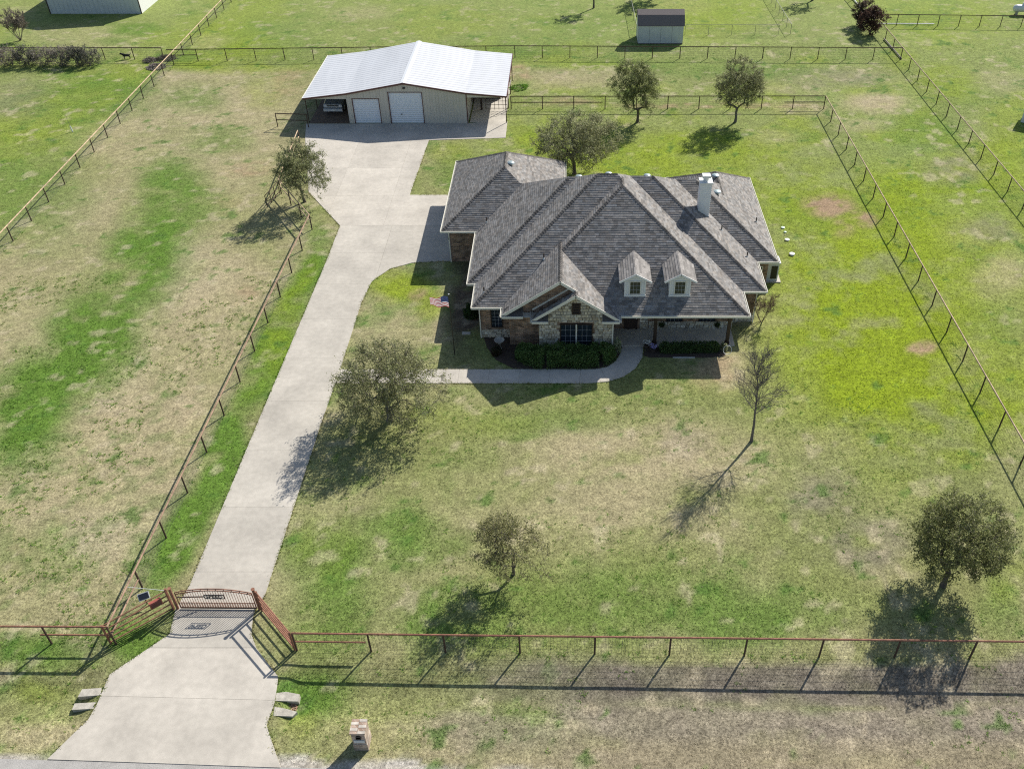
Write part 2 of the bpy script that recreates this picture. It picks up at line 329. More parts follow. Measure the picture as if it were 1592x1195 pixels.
def ground_color(x, y, tuft=False):
    """albedo of what grows at a spot: kinds of grass and soil mixed by patches and noise, some shade painted in"""
    x = np.asarray(x, float); y = np.asarray(y, float); n = x.shape
    wx = x+(fbm(x, y, 7., 31)-.5)*3.2; wy = y+(fbm(x, y, 7., 41)-.5)*3.2
    K = {k: np.zeros(n) for k in 'gbtdspok'}
    for (k, X0, Y0, m00, m01, m10, m11, amt) in BL:
        dx = wx-X0; dy = wy-Y0; u = m00*dx+m01*dy; q = m10*dx+m11*dy
        K[k] = np.maximum(K[k], amt*sstep(1.35, .35, np.sqrt(u*u+q*q)))
    n1 = fbm(x, y, 5.0, 1, 5); n2 = fbm(x, y, 1.6, 2, 4); n3 = fbm(x, y, 16., 3, 4); n4 = fbm(x, y, .7, 5, 3)
    c = np.empty(n+(3,)); c[...] = C_OLV
    def mixin(cc, f):
        nonlocal c
        f = np.clip(f, 0, 1)[..., None]; c = c*(1-f)+cc*f
    xl = -48.4+.0*y; xd = -22.3+.0*y; xr = 27.7-.004*(y-60); xo = 39.0+.0*y
    left = sstep(1.2, -1.2, x-xd)*sstep(-1., 1., x-xl)*sstep(25.0, 27, y)*sstep(106.5, 104.5, y)
    fresh = np.maximum.reduce([sstep(1., -1.5, x-xl), sstep(104.5, 107., y), sstep(-1, 1.5, x-xo)])*sstep(25, 30, y)
    side = sstep(52., 72., y)*sstep(-14, -6, x)*sstep(104., 97., y)*(1-fresh); rpad = sstep(-.5, 1.5, x-xr)*(1-fresh)
    mixin(C_TAN, (.24+.32*left+1.2*(n3-.5)+1.0*(n1-.5))*(1-.62*fresh)*(1-.5*side))
    mixin(C_FRS, fresh*(.62+.5*(n1-.5))+side*.5+rpad*.25)
    mixin(C_BRT, fresh*sstep(.48, .66, n3)*.5+side*sstep(.40, .62, n1)*.55+rpad*sstep(.45, .65, n3)*.5)
    mixin(C_GRN, sstep(.50, .68, n1*.55+n2*.45)*.52*(1-.55*left)+.8*(n3-.58))
    mixin(C_PALE, K['p']*sstep(.35, .6, n1)); mixin(C_TAN, K['t']*sstep(.22, .55, n1*.5+n2*.5)*1.15)
    mixin(C_OLV, K['o']); mixin(C_DED, K['d']*sstep(.25, .55, n1*.5+n2*.5)*1.1)
    mixin(C_GRN, K['g']*sstep(.12, .55, n2*.6+n1*.4)*1.15)
    mixin(C_BRT, K['b']*sstep(.24, .55, n1*.5+n2*.5)*1.1)
    mixin(C_SOI, K['s']*sstep(.32, .62, n2*.65+n4*.35)*1.35); mixin(C_SHD, K['k']*sstep(.2, .5, n2)*1.2)
    band = sstep(25.1, 24.85, y)*sstep(22.6, 23.4, y)*sstep(-6, 3, x); vg = sstep(25.1, 24.6, y)*sstep(-10, 4, x)*(1-band)  # band: dead grass that also paints the fence mesh's shadow strip
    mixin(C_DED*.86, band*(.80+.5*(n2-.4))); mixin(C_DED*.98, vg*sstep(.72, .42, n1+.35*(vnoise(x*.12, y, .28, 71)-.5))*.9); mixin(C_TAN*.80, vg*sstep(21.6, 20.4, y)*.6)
    mixin(np.array([.40,.375,.33]), sstep(.55, .2, y-road_y(x)+.9*(n2-.5))*sstep(-2, -6, x+3*(n1-.5))*sstep(-14.5, -13, x)); mixin(np.array([.36,.33,.28]), sstep(.35, .05, y-road_y(x)+.5*(n2-.5)))
    # small dark green weeds and dry thatch
    weedy = left*sstep(56, 40, y); mixin(C_DGR*1.2, weedy*sstep(.56, .70, fbm(x, y, .75, 61, 2)*.72+n1*.28)*.35)
    mixin(C_DGR, sstep(.62, .72, n2*.5+n4*.5)*.75*(1-np.clip(K['s']+K['k']+band, 0, 1)))
    mixin(C_PALE, sstep(.64, .78, fbm(x, y, 1.1, 8, 3))*.45*(1-np.clip(K['b'], 0, 1)))
    c = c*(.80+.40*n4)[..., None]
    far = sstep(105, 140, y)[..., None]*.3
    return c*(1-far)+np.array([.215,.265,.075])*far
def axis(lo, hi, st, far, side=True):
    core = list(np.arange(lo, hi+1e-6, st)); out = []; d = st; p = core[-1]
    while p < far[1]: d *= 1.5; p += d; out.append(min(p, far[1]))
    neg = []; d = st; p = core[0]
    while p > far[0]: d *= 1.5; p -= d; neg.append(max(p, far[0]))
    return np.array(neg[::-1]+core+out)
def build_ground():
    xs = axis(-78, 76, .25, (-3000, 3000)); ys = axis(18.5, 142, .25, (-1500, 4000))
    X, Y = np.meshgrid(xs, ys); Z = gz(X, Y)
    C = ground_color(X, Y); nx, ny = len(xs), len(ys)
    V = np.stack([X, Y, Z], -1).reshape(-1, 3)
    i = np.arange(nx*ny).reshape(ny, nx)
    Fq = np.stack([i[:-1, :-1], i[:-1, 1:], i[1:, 1:], i[1:, :-1]], -1).reshape(-1, 4)
    rgba = np.concatenate([C.reshape(-1, 3), np.ones((nx*ny, 1))], 1)
    o = np_mesh('ground', V, Fq, M['ground'], colors=rgba, smooth=True); tag(o, kind='structure')
    return o
ground = build_ground()
def build_grass():
    rs = np.random.RandomState(3)
    N = 330000
    # even density per ground area in view, thinner far away
    t = rs.rand(N); y = 18.8+(t**1.35)*96; half = .66*(y+31)*.93; x = (rs.rand(N)*2-1)*half-.05*(y+31)
    keep = ~inpoly(x, y, DRIVE) & ~inpoly(x, y, WALK) & ~inpoly(x, y, HOUSE_WALL) & ~inpoly(x, y, BARN_PAD) & (y > road_y(x)+.12+.25*rs.rand(N))
    keep &= ~((x > 2.9) & (x < 11.9) & (y > 50.9) & (y < 53.5))
    x, y = x[keep], y[keep]
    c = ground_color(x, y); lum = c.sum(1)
    gr = np.clip((c[:, 1]-c[:, 0])*12+.5, 0, 1)
    keep = rs.rand(len(x)) < .35+.65*np.maximum(gr, .25)
    x, y, c, gr = x[keep], y[keep], c[keep], gr[keep]; n = len(x); z = gz(x, y)
    h = (.022+.03*rs.rand(n))*(.75+.6*gr); wd = (.018+.026*rs.rand(n))*(1+.35*sstep(40, 100, y))
    c = c*(1.25+.65*rs.rand(n))[:, None]
    pale = rs.rand(n) < .05; c[pale] = c[pale]*.4+np.array([.42,.38,.25])*.6
    V = np.empty((n, 3, 3, 3), np.float32)
    for k in range(3):
        a = rs.rand(n)*6.283; ca, sa = np.cos(a), np.sin(a); ox = (rs.rand(n)-.5)*.10; oy = (rs.rand(n)-.5)*.10
        V[:, k, 0] = np.stack([x+ox-ca*wd, y+oy-sa*wd, z-.01], -1); V[:, k, 1] = np.stack([x+ox+ca*wd, y+oy+sa*wd, z-.01], -1)
        ln = h*(rs.rand(n)*3.2-1.6); V[:, k, 2] = np.stack([x+ox-sa*ln, y+oy+ca*ln, z+h*(.35+.4*rs.rand(n))], -1)
    rgba = np.ones((n, 9, 4), np.float32); rgba[:, :, :3] = c[:, None, :]
    # longer grass leaning over the paving edges
    ex = []; 
    for poly in (DRIVE, WALK):
        for i in range(len(poly)):
            (xa, ya), (xb, yb) = poly[i], poly[(i+1) % len(poly)]; Ld = math.hypot(xb-xa, yb-ya); k = int(Ld*26)
            t = rs.rand(k); w_ = rs.randn(k)*.055; nx_, ny_ = -(yb-ya)/Ld, (xb-xa)/Ld
            q = np.stack([xa+(xb-xa)*t+nx_*w_, ya+(yb-ya)*t+ny_*w_], 1); ex.append(q)
    ex = np.concatenate(ex); ex = ex[(ex[:, 1] > 20.3) & (ex[:, 1] < 84) & (fbm(ex[:, 0], ex[:, 1], 1.2, 77) > .42) & ~inpoly(ex[:, 0], ex[:, 1], HOUSE_WALL) & ~((ex[:, 0] > -10.2) & (ex[:, 1] > 61.5)) & ~((ex[:, 0] > 3) & (ex[:, 1] > 50.5))]
    m = len(ex); ce = ground_color(ex[:, 0], ex[:, 1])*(1.4+.6*rs.rand(m))[:, None]; Ve = np.empty((m, 3, 3, 3), np.float32); he = .03+.03*rs.rand(m)
    for k in range(3):
        a = rs.rand(m)*6.283; ca, sa = np.cos(a), np.sin(a); ox = (rs.rand(m)-.5)*.06; oy = (rs.rand(m)-.5)*.06; wd2 = .022+.02*rs.rand(m); ln = he*(rs.rand(m)*3-1.5)
        Ve[:, k, 0] = np.stack([ex[:, 0]+ox-ca*wd2, ex[:, 1]+oy-sa*wd2, 0*ca], -1); Ve[:, k, 1] = np.stack([ex[:, 0]+ox+ca*wd2, ex[:, 1]+oy+sa*wd2, 0*ca], -1); Ve[:, k, 2] = np.stack([ex[:, 0]+ox-sa*ln, ex[:, 1]+oy+ca*ln, he+.02], -1)
    re = np.ones((m, 9, 4), np.float32); re[:, :, :3] = ce[:, None, :]; V = np.concatenate([V, Ve]); rgba = np.concatenate([rgba, re]); n += m
    o = np_mesh('lawn_grass', V.reshape(-1, 3), np.arange(n*9).reshape(-1, 3), M['grass'], colors=rgba.reshape(-1, 4))
    tag(o, 'short patchy green and dry grass covering the lawn and paddocks', 'grass', kind='stuff')
build_grass()

# ------------------------------------------------------------------ road, driveway, walk
rd = MB(); rd.prism([(-400, road_y(-400)), (-400, road_y(-400)-9), (400, road_y(400)-9), (400, road_y(400))], -.4, .012); road = tag(rd.build('road', M['road']), kind='structure')
def slabs(name, poly, cuts, z1, matl, gap=.011, thick=.14):
    """paved strip cut into slabs along cut lines; each line is (a,b,c): a*x+b*y+c=0 in order"""
    root = bpy.data.objects.new(name, None); col.objects.link(root); tag(root, kind='structure'); WP[root.name] = Vector((0, 0, 0))
    pieces = [poly]
    for (a, b, c) in cuts:
        L = math.hypot(a, b); a, b, c = a/L, b/L, c/L; nxt = []
        for p in pieces:
            q1 = clip(p, a, b, c-gap/2); q2 = clip(p, -a, -b, -c-gap/2)
            for q in (q1, q2):
                if len(q) > 2 and area(q) > .03: nxt.append(q)
        pieces = nxt
    for p in pieces:
        mb = MB(); mb.prism(p, z1-thick, z1); mb.build('slab', matl, root)
    return root
def ycut(py): return (0, 1, -G(800, py)[1])
def lcut(p, q):
    (x0, y0), (x1, y1) = gxy(*p), gxy(*q); return (y0-y1, x1-x0, -(x0*(y0-y1)+y0*(x1-x0)))
# three pieces: apron outside the gate, lane, yard by the barn and garage
def part_of(poly, lo, hi):
    p = clip(poly, 0, 1, -lo) if lo is not None else poly
    return clip(p, 0, -1, hi) if hi is not None else p
y_gate = G(300, 1007)[1]; y_bend = G(500, 351)[1]
ap = part_of(DRIVE, None, y_gate-.01); ln = part_of(DRIVE, y_gate+.01, y_bend-.01); yd = part_of(DRIVE, y_bend+.01, None)
slabs('driveway_apron', ap, [lcut((150,1081.5),(430,1088.5)), lcut((215,1100),(300,1007))] [:1], .035, M['concrete'])
cx0 = gxy(562, 470)[0]
# the lane proper and the garage apron in front of the house are cut apart first
x_ap = -15.25
lane = clip(ln, -1, 0, x_ap); gap_ = clip(clip(ln, 1, 0, -x_ap-.014), 0, 1, -G(600,440)[1])
slabs('driveway_lane', lane, [(0, 1, -yv) for yv in (30.6, 35.3, 40.0, 44.7, 49.4, 54.1, 58.8, 63.5)], .035, M['concrete_grey'])
slabs('garage_apron', gap_, [(1, 0, 12.3), (0, 1, -66.9)], .035, M['concrete_grey'])
slabs('barn_yard', yd, [ycut(304.8), ycut(262), ycut(219.5), (1, 0, 16.0), (1, 0, 21.2)], .035, M['concrete'])
wc = [lcut((x+1.5, 574), (x-1.5, 596)) for x in (571, 618, 666, 713, 760, 807.5, 854, 902)]+[lcut((925,560),(946,594)), lcut((955,560),(996,568)), (0, 1, -G(980,536)[1])]
slabs('front_walk', WALK, wc, .04, M['concrete'], thick=.12)
fl = MB(); fl.box(-27.3, 89.75, -.1, -23.0, 102, .03); tag(fl.build('carport_floor', M['bare']), kind='structure')
fl = MB(); fl.box(-10.45, 89.95, -.1, -6.7, 102, .033); tag(fl.build('lean_to_floor', M['concrete']), kind='structure')

# ------------------------------------------------------------------ roof tools
EZ = 2.95                      # eave height
class Roof:
    """upper envelope of hip and gable roofs over rectangles (x0,x1,y0,y1); 'g' rectangles are gables open to the front"""
    def __init__(s, rects, ez, pitch=.65):
        s.ez = ez; s.rects = []; s.planes = []
        for r in rects:
            x0, x1, y0, y1, kind = r[:5]; p = r[5] if len(r) > 5 else pitch
            ids = []
            pl = [(p, 0, -p*x0), (-p, 0, p*x1)]+([(0, p, -p*y0), (0, -p, p*y1)] if kind == 'h' else [])
            for q in pl:
                if q not in s.planes: s.planes.append(q)
                ids.append(s.planes.index(q))
            s.rects.append((x0, x1, y0, y1, ids))
    def h(s, x, y):
        best = -1e9
        for (x0, x1, y0, y1, ids) in s.rects:
            if x0-1e-6 <= x <= x1+1e-6 and y0-1e-6 <= y <= y1+1e-6:
                best = max(best, min(s.planes[i][0]*x+s.planes[i][1]*y+s.planes[i][2] for i in ids))
        return best
    def z(s, x, y): return s.ez+max(s.h(x, y), 0)
    def pieces(s, i, poly):
        """parts of poly (plan) where plane i is the roof surface"""
        a, b, c = s.planes[i]; st = [poly]
        lines = [(a-q[0], b-q[1], c-q[2]) for j, q in enumerate(s.planes) if j != i]
        for (x0, x1, y0, y1, ids) in s.rects: lines += [(1, 0, -x0), (1, 0, -x1), (0, 1, -y0), (0, 1, -y1)]
        for (la, lb, lc) in lines:
            if abs(la)+abs(lb) < 1e-9: continue
            nx = []
            for p in st:
                d = [la*x+lb*y+lc for x, y in p]
                if max(d) < 1e-5 or min(d) > -1e-5: nx.append(p)
                else:
                    for sg in (1, -1):
                        q = clip(p, sg*la, sg*lb, sg*lc)
                        if len(q) > 2 and area(q) > 2e-4: nx.append(q)
            st = nx
        out = []
        for p in st:
            cx = sum(q[0] for q in p)/len(p); cy = sum(q[1] for q in p)/len(p)
            if abs(s.h(cx, cy)-(a*cx+b*cy+c)) < 1e-4: out.append(p)
        return out
    def shingles(s, name, parent, expo=.19, t=.017, seed=1, base=(.218,.207,.195)):
        rnd = random.Random(seed); mb = MB(); cols = []; deck = MB()
        X0 = min(r[0] for r in s.rects); X1 = max(r[1] for r in s.rects); Y0 = min(r[2] for r in s.rects); Y1 = max(r[3] for r in s.rects)
        for i, (a, b, c) in enumerate(s.planes):
            rr = [r for r in s.rects if i in r[4]]
            x0 = min(r[0] for r in rr); x1 = max(r[1] for r in rr); y0 = min(r[2] for r in rr); y1 = max(r[3] for r in rr)
            p = math.hypot(a, b); ga, gb = a/p, b/p            # uphill direction in plan
            off = c/p; ex = expo/math.sqrt(1+p*p)
            for q in s.pieces(i, [(x0,y0),(x1,y0),(x1,y1),(x0,y1)]):
                z = [s.ez+a*x+b*y+c-.035 for x, y in q]; deck.quad(*[(x, y, zz) for (x, y), zz in zip(q, z)])
            # courses: d = ga*x+gb*y+off from 0 upward
            corners = [(x0,y0),(x1,y0),(x1,y1),(x0,y1)]; dmax = max(ga*x+gb*y+off for x, y in corners)
            ta, tb = -gb, ga; us = [ta*x+tb*y for x, y in corners]; u0, u1 = min(us), max(us)
            k = 0
            while k*ex < dmax:
                d0, d1 = k*ex, min((k+1)*ex, dmax); u = u0-rnd.random()*.6; crs = .93+.14*rnd.random()
                while u < u1:
                    wd = rnd.choice((.20,.26,.33,.40)); ua, ub = max(u, u0), min(u+wd, u1); u += wd
                    if ub-ua < .01: continue
                    mu, md = (ua+ub)/2, (d0+d1)/2-off
                    mx, my = ta*mu+ga*md, tb*mu+gb*md; hh = s.h(mx, my)
                    if hh < -1e8 and s.h(mx-.4, my) < -1e8 and s.h(mx+.4, my) < -1e8 and s.h(mx, my-.4) < -1e8 and s.h(mx, my+.4) < -1e8: continue
                    if hh-(a*mx+b*my+c) > p*.55: continue
                    cell = [(ta*uu+ga*(dd-off), tb*uu+gb*(dd-off)) for uu, dd in ((ua,d0),(ub,d0),(ub,d1),(ua,d1))]
                    tone = crs*(.66+.62*rnd.random()); warm = rnd.random()*.08-.03
                    th = t*(.75+.5*rnd.random())
                    for q in s.pieces(i, cell):
                        fr = [(ga*x+gb*y+off-d0)/ex for x, y in q]
                        n = len(mb.v); pts = [(x, y, s.ez+a*x+b*y+c+th*(1-f)+.004) for (x, y), f in zip(q, fr)]
                        ar = sum(q[j][0]*q[(j+1) % len(q)][1]-q[(j+1) % len(q)][0]*q[j][1] for j in range(len(q)))
                        if ar < 0: pts = pts[::-1]; fr = fr[::-1]
                        mb.v += pts; mb.f.append(tuple(range(n, n+len(pts)))); cc = (base[0]*tone*(1+warm), base[1]*tone, base[2]*tone*(1-warm), 1)
                        cols += [cc]*len(pts)
                        for j in range(len(pts)):
                            j2 = (j+1) % len(pts)
                            if fr[j] < .02 and fr[j2] < .02:
                                m = len(mb.v); P0, P1 = pts[j], pts[j2]
                                mb.v += [P0, P1, (P1[0], P1[1], P1[2]-th-.004), (P0[0], P0[1], P0[2]-th-.004)]; mb.f.append((m+3, m+2, m+1, m)); cols += [cc]*4
                k += 1
        dk = deck.build('roof_deck', M['deck'], parent)
        sh = mb.build(name, M['shingle'], parent, colors=cols); tag(sh, kind='stuff')
        return sh
    def caps(s, parent, segs, base=(.13,.12,.11), seed=3):
        """cap shingles laid over hips and ridges"""
        rnd = random.Random(seed); mb = MB(); cols = []
        for (p, q) in segs:
            p, q = Vector(p), Vector(q); L = (q-p).length; n = max(1, int(L/.22)); d = (q-p)/L
            sd_ = d.cross(Vector((0, 0, 1))).normalized()*.15; dn = Vector((0, 0, -1))*(.115 if abs(d.z) < .05 else .075)
            for k in range(n):
                a = p+d*(L*k/n); b = p+d*(L*(k+1.06)/n); lift = Vector((0, 0, .045)); t = .65+.6*rnd.random()
                m = len(mb.v); l2 = lift-Vector((0, 0, .02))
                mb.v += [tuple(v) for v in (a+lift+sd_+dn, a+lift, a+lift-sd_+dn, b+l2+sd_+dn, b+l2, b+l2-sd_+dn)]
                mb.f += [(m, m+1, m+4, m+3), (m+1, m+2, m+5, m+4)]; cols += [(base[0]*t, base[1]*t, base[2]*t, 1)]*6
        o = mb.build('ridge_caps', M['shingle'], parent, colors=cols); tag(o, kind='stuff'); return o

# ------------------------------------------------------------------ house
house = thing('brick_house', (2.7, 58, 0), 'long brown brick and limestone house with a grey many-hipped shingle roof', 'house')
XL, XC, XE, XG1, XG2, XGR, XR1, XR2, XR3 = -10.04, -7.29, -6.72, -4.63, -2.54, 3.42, 12.33, 14.02, 15.56
YG2, YF, YE, YR2, YD, YR3, YG, YB, YRB, YGB = 49.73, 50.35, 51.38, 53.40, 54.42, 57.42, 61.95, 69.0, 71.15, 74.4
XGB, XRB = -.40, 8.5
GP = .68
rects = [(XG1, XR1, YF, YB, 'h'), (XE, XR1, YE, YB, 'h'), (XE, XR2, YR2, YB, 'h'), (XC, XR2, YD, YB, 'h'), (XC, XR3, YR3, YB, 'h'),
         (XL, XGB, YG, YGB, 'h'), (XRB, XR3, YR3, YRB, 'h'), (XL, XR3, YG, YB, 'h'),
         (XG1, XGR, YF-.02, 58.0, 'g', GP), (XG2, XGR, YG2, 51.0, 'g', GP)]
RF = Roof(rects, EZ)
# the small gable stops at the brick gable wall: behind it the big gable rules
RF.shingles('shingles', house, seed=5)
def walk_hip(cx, cy, dx, dy):
    t = 0
    while t < 12:
        x, y = cx+dx*(t+.1), cy+dy*(t+.1)
        if abs(RF.h(x, y)-.65*(t+.1)) > 1e-3: break
        t += .1
    return ((cx, cy, EZ), (cx+dx*t, cy+dy*t, EZ+.65*t))
segs = [walk_hip(*a) for a in ((XR1,YF,-1,1),(XR2,YR2,-1,1),(XR3,YR3,-1,1),(XR3,YRB,-1,-1),(XL,YG,1,1),(XL,YGB,1,-1),(XGB,YGB,-1,-1),(XC,YD,1,1),(XE,YE,1,1),(XRB,YRB,1,-1))]
# left hip of the front block starts where it leaves the gable roof
t0 = next(t/20 for t in range(0, 400) if abs(RF.h(XG1+t/20, YF+t/20)-.65*t/20) < 1e-3 and t > 20)
hs = walk_hip(XG1+t0, YF+t0, 1, 1); t = t0
while abs(RF.h(XG1+t, YF+t)-.65*t) < 2e-3: t += .1
segs.append(((XG1+t0, YF+t0, EZ+.65*t0), (XG1+t-.1, YF+t-.1, EZ+.65*(t-.1))))
def ridge_x(x, ya, yb, z): return ((x, ya, z), (x, yb, z))
hw = (XGB-XL)/2; segs.append(ridge_x(XL+hw, YG+hw, YGB-hw, EZ+.65*hw))
hm = (XR1-XG1)/2; segs.append(ridge_x(XG1+hm, YF+hm, YB-hm-.3, EZ+.65*hm))
gx1 = (XG1+XGR)/2; gz1 = EZ+GP*(XGR-XG1)/2
y1 = YF
while RF.h(gx1, y1) < gz1-EZ+1e-3 and y1 < 58: y1 += .05
segs.append(ridge_x(gx1, YF-.02, y1, gz1))
gx2 = (XG2+XGR)/2; gz2 = EZ+GP*(XGR-XG2)/2; segs.append(ridge_x(gx2, YG2, 50.35, gz2))
mid = (YE+YB)/2; hb = (YB-YE)/2; segs.append(((XE+hb, mid, EZ+.65*hb), (XR1-hb, mid, EZ+.65*hb)))
hr = (XR3-XRB)/2; segs.append(ridge_x(XRB+hr, YRB-hr-4, YRB-hr, EZ+.65*hr))
RF.caps(house, segs)
# walls: brick shell
def wall_shell(poly, z0, z1, matl, name, parent):
    mb = MB(); n = len(poly)
    for i in range(n):
        (xa, ya), (xb, yb) = poly[i], poly[(i+1) % n]; mb.quad((xa,ya,z0),(xb,yb,z0),(xb,yb,z1),(xa,ya,z1))
    return mb.build(name, matl, parent)
wall_shell(HOUSE_WALL, -.15, EZ-.06, M['brick'], 'brick_wall', house)
# soffit under the eaves
EAVE = [(XL,YG),(XC,YG),(XC,YD),(XE,YD),(XE,YE),(XG1,YE),(XG1,YF),(XR1,YF),(XR1,YR2),(XR2,YR2),(XR2,YR3),(XR3,YR3),(XR3,YRB),(XRB,YRB),(XRB,YB),(XGB,YB),(XGB,YGB),(XL,YGB)]
mb = MB(); mb.prism([(x, y) for x, y in EAVE], EZ-.19, EZ-.17); mb.build('soffit', M['trim'], house)
# fascia and gutter along every eave edge (front gable edge left out)
def gutter(p, q, parent=house, name='gutter'):
    p, q = Vector((*p, 0)), Vector((*q, 0)); d = (q-p).normalized(); o = Vector((d.y, -d.x, 0))
    mb = MB()
    mb.obox(((p+q)/2+o*.012)+Vector((0,0,EZ-.09)), d*((q-p).length/2+.01), o*.012, Vector((0,0,.085)))
    c = (p+q)/2+o*.075
    mb.obox(c+Vector((0,0,EZ-.125)), d*((q-p).length/2+.09), o*.05, Vector((0,0,.006)))
    mb.obox(c+o*.052+Vector((0,0,EZ-.075)), d*((q-p).length/2+.10), o*.014, Vector((0,0,.075)))
    mb.build(name, M['trim'], parent)
n = len(EAVE)
for i in range(n):
    p, q = EAVE[i], EAVE[(i+1) % n]
    if p == (XG1, YF):                       # front eave of main block starts right of the gable
        p = (XGR+.12, YF)
    gutter(p, q)
gutter((XG2, 50.95), (XG2, YG2)); gutter((XGR, YG2), (XGR, YF))
# ---- front gables
def rake(xa, za, xb, zb, y, name='rake_board', dep=.03, ht=.20):
    mb = MB(); mb.beam((xa, y-dep/2-.004, za-ht/2+.02), (xb, y-dep/2-.004, zb-ht/2+.02), dep, ht, up=(0, 0, 1)); mb.build(name, M['trim'], house)
rake(XG1-.02, EZ, gx1, gz1, YF-.02); rake(gx1, gz1, gx1+1.12, gz1-1.12*GP, YF-.02)
rake(XG2-.02, EZ, gx2, gz2, YG2); rake(gx2, gz2, XGR+.02, EZ, YG2)
# flashing board where the small gable roof meets the brick gable wall
mb = MB(); mb.beam((XG2, 50.9, EZ+.10), (gx2-.05, 50.9, gz2+.06), .05, .12); mb.build('flashing_board', M['trim'], house)
def soffit_slope(xa, za, xb, zb, ya, yb, nm='rake_soffit'):
    mb = MB(); mb.quad((xa, ya, za-.09), (xb, ya, zb-.09), (xb, yb, zb-.09), (xa, yb, za-.09)); mb.build(nm, M['trim'], house)
soffit_slope(XG1, EZ, gx1, gz1, YF, 50.95); soffit_slope(gx1, gz1, XGR, EZ, YF, 50.95)
soffit_slope(XG2, EZ, gx2, gz2, YG2, 50.25); soffit_slope(gx2, gz2, XGR, EZ, YG2, 50.25)
# gable walls above the eave line
mb = MB(); z0 = EZ-.06
mb.quad((-4.2, 50.95, z0), (2.9, 50.95, z0), (2.9, 50.95, EZ+GP*(XGR-2.9)-.1), (gx1, 50.95, gz1-.1), (-4.2, 50.95, EZ+GP*(-4.2-XG1)-.1)); mb.build('brick_gable', M['brick'], house)
mb = MB()
mb.quad((-2.05, 50.25, z0), (2.96, 50.25, z0), (2.96, 50.25, EZ+GP*(XGR-2.96)-.1), (gx2, 50.25, gz2-.1), (-2.05, 50.25, EZ+GP*(-2.05-XG2)-.1)); mb.build('stone_gable_backing', M['mortar'], house)
# cornice returns: little hipped roofs at the feet of the gables
def cornice(x0, x1, y0, y1):
    mb = MB(); z = EZ-.02; zt = EZ+.33
    lo = x0; hi = x1
    mb.quad((lo,y0,z),(hi,y0,z),(hi-.0,y1,zt),(lo+.35,y1,zt)); mb.quad((hi,y0,z),(hi,y1,z),(hi,y1,zt)); mb.quad((lo,y1,z),(lo,y0,z),(lo+.35,y1,zt))
    o = mb.build('cornice_roof', M['shingle'], house, colors=[(.10,.095,.09,1)]*len(mb.v))
    mb = MB(); mb.box(x0-.02, y0-.05, EZ-.19, x1+.02, y1, EZ-.03); mb.build('cornice_return', M['trim'], house)
cornice(XG1, -3.2, YF-.10, 50.95); cornice(XG2, -1.45, YG2-.10, 50.25)
mb = MB(); mb.quad((XGR-1.15,YG2-.1,EZ-.02),(XGR,YG2-.1,EZ-.02),(XGR-.35,50.25,EZ+.33),(XGR-1.15,50.25,EZ+.33)); mb.quad((XGR-1.15,50.25,EZ-.02),(XGR-1.15,YG2-.1,EZ-.02),(XGR-1.15,50.25,EZ+.33))
mb.build('cornice_roof', M['shingle'], house, colors=[(.10,.095,.09,1)]*len(mb.v))
mb = MB(); mb.box(XGR-1.17, YG2-.15, EZ-.19, XGR+.02, 50.25, EZ-.03); mb.build('cornice_return', M['trim'], house)
# ---- limestone facing: individually laid stones
def stone_face(name, parent, poly, org, ux, nrm, seed, size=(.13,.27,.17,.42), avoid=()):
    """random ashlar inside poly (u,z); ux: direction of u, nrm: outward"""
    rnd = random.Random(seed); mb = MB(); cols = []; ux = Vector(ux); nrm = Vector(nrm); org = Vector(org)
    u0 = min(p[0] for p in poly); u1 = max(p[0] for p in poly); z = min(p[1] for p in poly); z1 = max(p[1] for p in poly)
    while z < z1:
        h = rnd.uniform(size[0], size[1]); u = u0-rnd.random()*.3
        while u < u1:
            wd = rnd.uniform(size[2], size[3]); cells = [(z, z+h)]
            if h > .26 and rnd.random() < .3: cells = [(z, z+h*.45), (z+h*.45, z+h)]
            for (za, zb) in cells:
                g = .012; j = lambda: rnd.uniform(-.012, .012)
                q = [(u+g+j(), za+g+j()), (u+wd-g+j(), za+g+j()), (u+wd-g+j(), zb-g+j()), (u+g+j(), zb-g+j())]
                n = len(poly); ccw = sum(poly[i][0]*poly[(i+1) % n][1]-poly[(i+1) % n][0]*poly[i][1] for i in range(n)) > 0
                for i in range(n):
                    (xa, ya), (xb, yb) = poly[i], poly[(i+1) % n]; a, b = -(yb-ya), xb-xa
                    if not ccw: a, b = -a, -b
                    q = clip(q, a, b, -(a*xa+b*ya))
                    if len(q) < 3: break
                if len(q) < 3 or area(q) < .004: continue
                mu = sum(p[0] for p in q)/len(q); mz = sum(p[1] for p in q)/len(q)
                if any(a0 < mu < a1 and b0 < mz < b1 for (a0, a1, b0, b1) in avoid): continue
                d = rnd.uniform(.035, .065); m = len(mb.v); k = len(q)
                tone = rnd.uniform(.62, 1.12); base = rnd.choice(((.62,.56,.43), (.58,.54,.45), (.66,.61,.51), (.50,.43,.32)))
                for dd, sh in ((0, 1.0), (d*.7, 1.0), (d, .88)):
                    for (a_, b_) in q:
                        a2, b2 = mu+(a_-mu)*sh, mz+(b_-mz)*sh; P = org+ux*a2+nrm*dd; mb.v.append((P.x, P.y, P.z+b2)); cols.append((base[0]*tone, base[1]*tone, base[2]*tone, 1))
                for r_ in (0, 1):
                    for i in range(k): mb.f.append((m+r_*k+i, m+r_*k+(i+1) % k, m+(r_+1)*k+(i+1) % k, m+(r_+1)*k+i))
                mb.f.append(tuple(range(m+2*k, m+3*k)))
            u += wd
        z += h
    o = mb.build(name, M['stone'], parent, colors=cols); tag(o, kind='stuff'); return o
